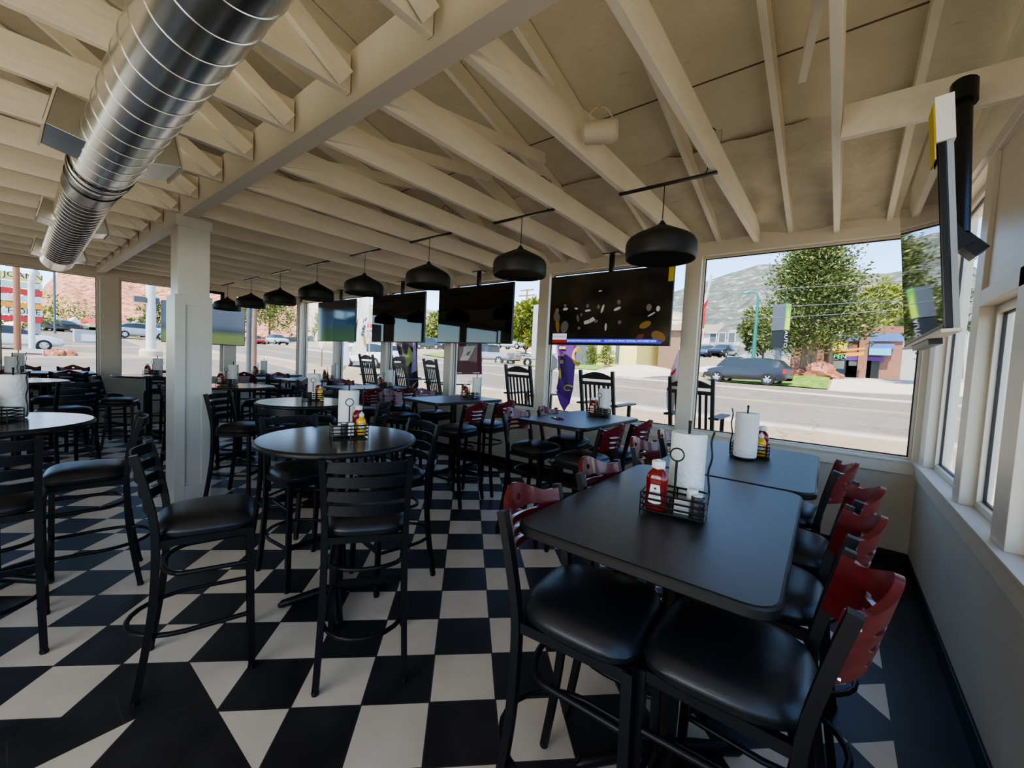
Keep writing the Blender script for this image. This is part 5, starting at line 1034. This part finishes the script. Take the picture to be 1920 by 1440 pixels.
# ---- terrace in front of the street windows: rocking chairs and flags
def rocker():
    t = thing('rocking_chair', '', 'rocking chair'); lean = lambda z: -.26 - .22 * (z - .38)
    for s in (-1, 1):
        MB().bar((s * .26, lean(.12), .12), (s * .26, lean(1.16), 1.16), .045, .05, (0, 1, 0)).build('back_post', 'rock_chair', t, smooth=False, bevel=.005)
        MB().tube(smoothpts([(s * .26, -.62, .14), (s * .26, -.3, .05), (s * .26, .05, .022), (s * .26, .35, .05), (s * .26, .5, .10)], 4), .022, sq=True).build('rocker', 'rock_chair', t)
        MB().bar((s * .27, .24, .05), (s * .27, .24, .64), .045, .045, (0, 1, 0)).build('front_leg', 'rock_chair', t, smooth=False)
        MB().box(s * .28 - .06, s * .28 + .06, -.36, .36, .64, .668).build('armrest', 'rock_chair', t, smooth=False, bevel=.005)
    g = MB(); n = 13; pts = [(-.24 + .48 * i / 12, 1.035) for i in range(13)] + [(.24 - .48 * i / 12, 1.075 + .065 * math.sin(PI * i / 12)) for i in range(13)]
    MB().prism(pts, -.014, .014, fn=lambda x, z, d: (x, lean(z) + d, z)).build('crest_rail', 'rock_chair', t, smooth=False)
    MB().bar((-.25, lean(.97), .97), (.25, lean(.97), .97), .03, .05).build('upper_rail', 'rock_chair', t, smooth=False); MB().bar((-.25, lean(.46), .46), (.25, lean(.46), .46), .03, .05).build('lower_rail', 'rock_chair', t, smooth=False)
    for i in range(6): x = -.185 + .37 * i / 5; MB().bar((x, lean(.46), .46), (x, lean(.96), .96), .032, .014, (0, 1, 0)).build('back_slat', 'rock_chair', t, smooth=False)
    for i in range(7): y = -.24 + .5 * i / 6; MB().box(-.27, .27, y - .032, y + .032, .395, .415).build('seat_slat', 'rock_chair', t, smooth=False)
    return t
RK = rocker(); index_kids()
for i, (x, y, rz, l) in enumerate(((-1.46, 5.95, 0, 'nearest the right corner, behind the window post'), (-2.80, 5.95, 0, 'second from the right, behind the nearest window table'), (-4.28, 5.95, 0, 'third from the right, beneath the maroon flag'),
                                   (-6.50, 5.95, -12, 'fourth from the right, turned away beside the window post'), (-7.62, 5.95, -6, 'fifth from the right, beside the dark purple flag'), (-8.95, 5.95, 3, 'last on the left, beneath the white flag'))):
    l = 'black wooden rocking chair outside, ' + l; lo = (x, y, gz(x, y) - .004)
    if i == 0: RK.location = lo; RK['label'] = l; RK['group'] = 'rocking chairs on the terrace'
    else: dup(RK, lo, R(rz), l, 'rocking chairs on the terrace')
def flag(label, poly, Y, m, pole, marks=(), wave=.04, group='advertising flags outside'):
    t = thing('feather_flag', label, 'flag', group=group)
    P_ = [atY(x, y, Y) for x, y in poly]; cx = sum(v.x for v in P_) / len(P_)
    def wv(x, z): return Y + wave * math.sin((x - cx) * 14 + z * 3)
    bm = bmesh.new(); vs = [bm.verts.new((v.x, v.y, v.z)) for v in P_]; bm.faces.new(vs); bmesh.ops.triangulate(bm, faces=bm.faces[:]); bmesh.ops.subdivide_edges(bm, edges=bm.edges[:], cuts=3, use_grid_fill=True)
    for v in bm.verts: v.co.y = wv(v.co.x, v.co.z)
    me = bpy.data.meshes.new('cloth'); bm.to_mesh(me); bm.free(); me.materials.append(M[m]); me.polygons.foreach_set('use_smooth', [True] * len(me.polygons)); o = bpy.data.objects.new('cloth', me); COL.objects.link(o); o.parent = t
    for mk, pl_ in marks:
        Q_ = [atY(x, y, Y) for x, y in pl_]; v0 = [(v.x, wv(v.x, v.z) - .02, v.z) for v in Q_]; MB().add(v0, [tuple(range(len(v0)))]).build('emblem', mk, o, smooth=False)
    if pole:
        a, b = atY(*pole[0], Y + .05), atY(*pole[1], Y + .05); MB().tube([tuple(a), tuple(b)], .018, 8).build('pole', 'silver', t)
    return t
def e2(x, y, a, b, n=14): return [(x + a * math.cos(2 * PI * i / n), y + b * math.sin(2 * PI * i / n)) for i in range(n)]
def ring(x, y, a, b, k=.62, n=16, f=.8): return [(x + a * math.cos(2 * PI * f * i / n + 1), y + b * math.sin(2 * PI * f * i / n + 1)) for i in range(n + 1)] + [(x + a * k * math.cos(2 * PI * f * i / n + 1), y + b * k * math.sin(2 * PI * f * i / n + 1)) for i in range(n, -1, -1)]
flag('purple twisted flag with gold lettering hanging beneath the nearest television', [(1044, 600), (1078, 600), (1078, 652), (1076, 690), (1075, 730), (1071, 756), (1057, 771), (1048, 757), (1041, 728), (1046, 697), (1046, 668)], 6.1, 'purple', ((1040, 560), (1040, 600)),
     [('violet', [(1044, 600), (1062, 600), (1057, 660), (1052, 690), (1046, 697), (1046, 668)]), ('violet', [(1041, 732), (1071, 752), (1057, 771), (1048, 757)]), ('gold', [(1052, 650), (1063, 650), (1063, 655), (1052, 655)]), ('gold', [(1054, 664), (1062, 663), (1061, 668), (1054, 668)]), ('gold', [(1053, 676), (1060, 675), (1060, 682), (1053, 682)]),
      ('gold', ring(1082, 668, 10, 18)), ('gold', e2(1051, 700, 4, 11)), ('gold', ring(1068, 727, 8, 6))], .05)
flag('maroon square flag with white script beneath the second television', [(852, 600), (905, 600), (904, 702), (856, 702)], 5.75, 'maroon', ((850, 560), (907, 560)), [('flagw', [(862, 676), (880, 676), (890, 652), (876, 648)]), ('flagw', [(870, 664), (888, 656), (893, 648), (872, 650)]), ('redp', e2(860, 649, 4, 3)), ('flagw', [(858, 700), (866, 700), (866, 698), (858, 698)]), ('flagw', [(888, 700), (900, 700), (900, 698), (888, 698)])], .02)
flag('dark purple flag with green and yellow print left of the second television', [(742, 620), (785, 620), (786, 720), (772, 736), (760, 718), (752, 690), (745, 655)], 6.0, 'dkpurple', None, [('bananag', [(750, 646), (768, 650), (776, 672), (766, 690), (758, 668), (752, 660)]), ('ylw', [(760, 664), (772, 660), (770, 668), (762, 672)]), ('lilac', [(774, 640), (784, 640), (785, 695), (772, 700)]), ('gold', [(762, 718), (774, 722), (784, 714), (773, 733)]), ('dkpurple', [(765, 718), (774, 720), (780, 716), (773, 727)])], .05)
flag('lilac and cream flag with gold lower tip below the fourth television', [(630, 610), (652, 625), (656, 655), (654, 680), (646, 694), (638, 684), (632, 660)], 6.4, 'lilac', None, [('flagw', [(634, 645), (640, 645), (641, 655), (635, 655)]), ('orange', e2(641, 644, 5, 3)), ('pinkw', [(634, 660), (646, 660), (644, 668), (634, 668)]), ('gold', [(640, 686), (648, 686), (654, 680), (646, 696)])], .04)
flag('white flag with black and orange stripes between third and fourth televisions', [(676, 532), (692, 530), (689, 640), (684, 668), (660, 666), (668, 640), (673, 590)], 6.5, 'flagw', ((694, 525), (692, 690)), [('slate', [(678, 612), (688, 608), (687, 614), (677, 618)]), ('slate', [(677, 622), (687, 618), (686, 625), (677, 629)]), ('slate', [(680, 598), (689, 594), (688, 601), (679, 605)]), ('orange', [(679, 634), (687, 628), (684, 646), (680, 646)])], .05)
flag('red, white and blue flag on a leaning pole at the corner window', [(1332, 530), (1322, 575), (1318, 640), (1308, 655), (1305, 625), (1312, 570)], 6.2, 'flagw', ((1334, 514), (1296, 690)), [('redp', [(1329, 558), (1324, 575), (1320, 612), (1310, 612), (1313, 580)]), ('redp', [(1311, 620), (1318, 620), (1317, 632), (1308, 632)]), ('bluep', [(1306, 636), (1317, 636), (1312, 652), (1307, 652)]), ('flagw', e2(1319, 575, 3, 5))], .03)
flag('pale pink and white flag tail beside the corner window post', [(1278, 640), (1275, 700), (1268, 745), (1262, 778), (1250, 768), (1249, 735), (1258, 700)], 6.0, 'pinkw', None, [('flagw', [(1262, 778), (1250, 768), (1249, 735), (1260, 735)]), ('redp', [(1250, 728), (1256, 724), (1256, 730), (1251, 734)]), ('redp', [(1260, 700), (1270, 690), (1268, 698), (1262, 705)])], .04)
t = thing('octagon_sign', 'back of a dark octagonal sign beside the window post', 'sign', tuple(atY(1034, 680, 6.8))); MB().prism([(.14 * math.cos(R(22.5 + 45 * i)), .16 * math.sin(R(22.5 + 45 * i))) for i in range(8)], -.01, .01, fn=lambda x, z, d: (x, d, z)).build('plate', 'slate', t, smooth=False); MB().bar((0, .02, -.75), (0, .02, .1), .03, .02, (0, 1, 0)).build('post', 'slate', t, smooth=False)
t = thing('diamond_sign', 'back of a tan diamond shaped road sign beyond the far windows', 'sign', tuple(atY(603, 630, 9))); 
MB().prism([(-.62, 0), (0, .62), (.62, 0), (0, -.62)], -.01, .01, fn=lambda x, z, d: (x, d, z)).build('plate', 'tanw', t, smooth=False); MB().bar((0, .03, -1.6), (0, .03, .4), .05, .04, (0, 1, 0)).build('post', 'polewood', t, smooth=False)

# ------------------------------------------------------------------ light
w = bpy.data.worlds.new('sky'); bpy.context.scene.world = w; w.use_nodes = True
nt = w.node_tree; bg = nt.nodes['Background']; sk = nt.nodes.new('ShaderNodeTexSky'); sk.sky_type = 'NISHITA'; sk.sun_disc = False
sk.sun_elevation = R(48); sk.sun_rotation = R(160); sk.air_density = 1.0; sk.dust_density = .15; sk.ozone_density = 3.5; sk.altitude = 1700
nt.links.new(sk.outputs[0], bg.inputs[0]); bg.inputs[1].default_value = .165
sl = bpy.data.lights.new('sun', 'SUN'); sl.energy = 2.8; sl.angle = R(.6); sl.color = (1, .90, .74)
so = bpy.data.objects.new('sun', sl); COL.objects.link(so)
so.rotation_euler = Vector((.08, -.5, .86)).to_track_quat('Z', 'Y').to_euler()
sc = bpy.context.scene
sc.view_settings.view_transform = 'AgX'; sc.view_settings.look = 'AgX - Medium High Contrast'; sc.view_settings.exposure = 1.9
sc.cycles.max_bounces = 10; sc.cycles.diffuse_bounces = 6; sc.cycles.glossy_bounces = 4; sc.cycles.transparent_max_bounces = 16

def area(name, loc, target, sx, sy, e, c):                             # unseen fill lamp, added behind the camera to brighten the room
    l = bpy.data.lights.new(name, 'AREA'); l.shape = 'RECTANGLE'; l.size = sx; l.size_y = sy; l.energy = e; l.color = c
    o = bpy.data.objects.new(name, l); COL.objects.link(o); o.location = loc; o.rotation_euler = (Vector(target) - Vector(loc)).to_track_quat('-Z', 'Y').to_euler(); return o
area('floor_fill_light', (-1.3, -1.8, .12), (-1.3, -1.79, 3), 3.4, 2.6, 5, (1, .90, .74))  # added fill lamp near the floor, aimed up to lift the ceiling
area('rear_fill_light', (-1.6, -3.9, 1.8), (-2.2, 2, 1.9), 3.4, 1.7, 20, (1, .92, .80))  # added fill lamp facing into the room, not a real source
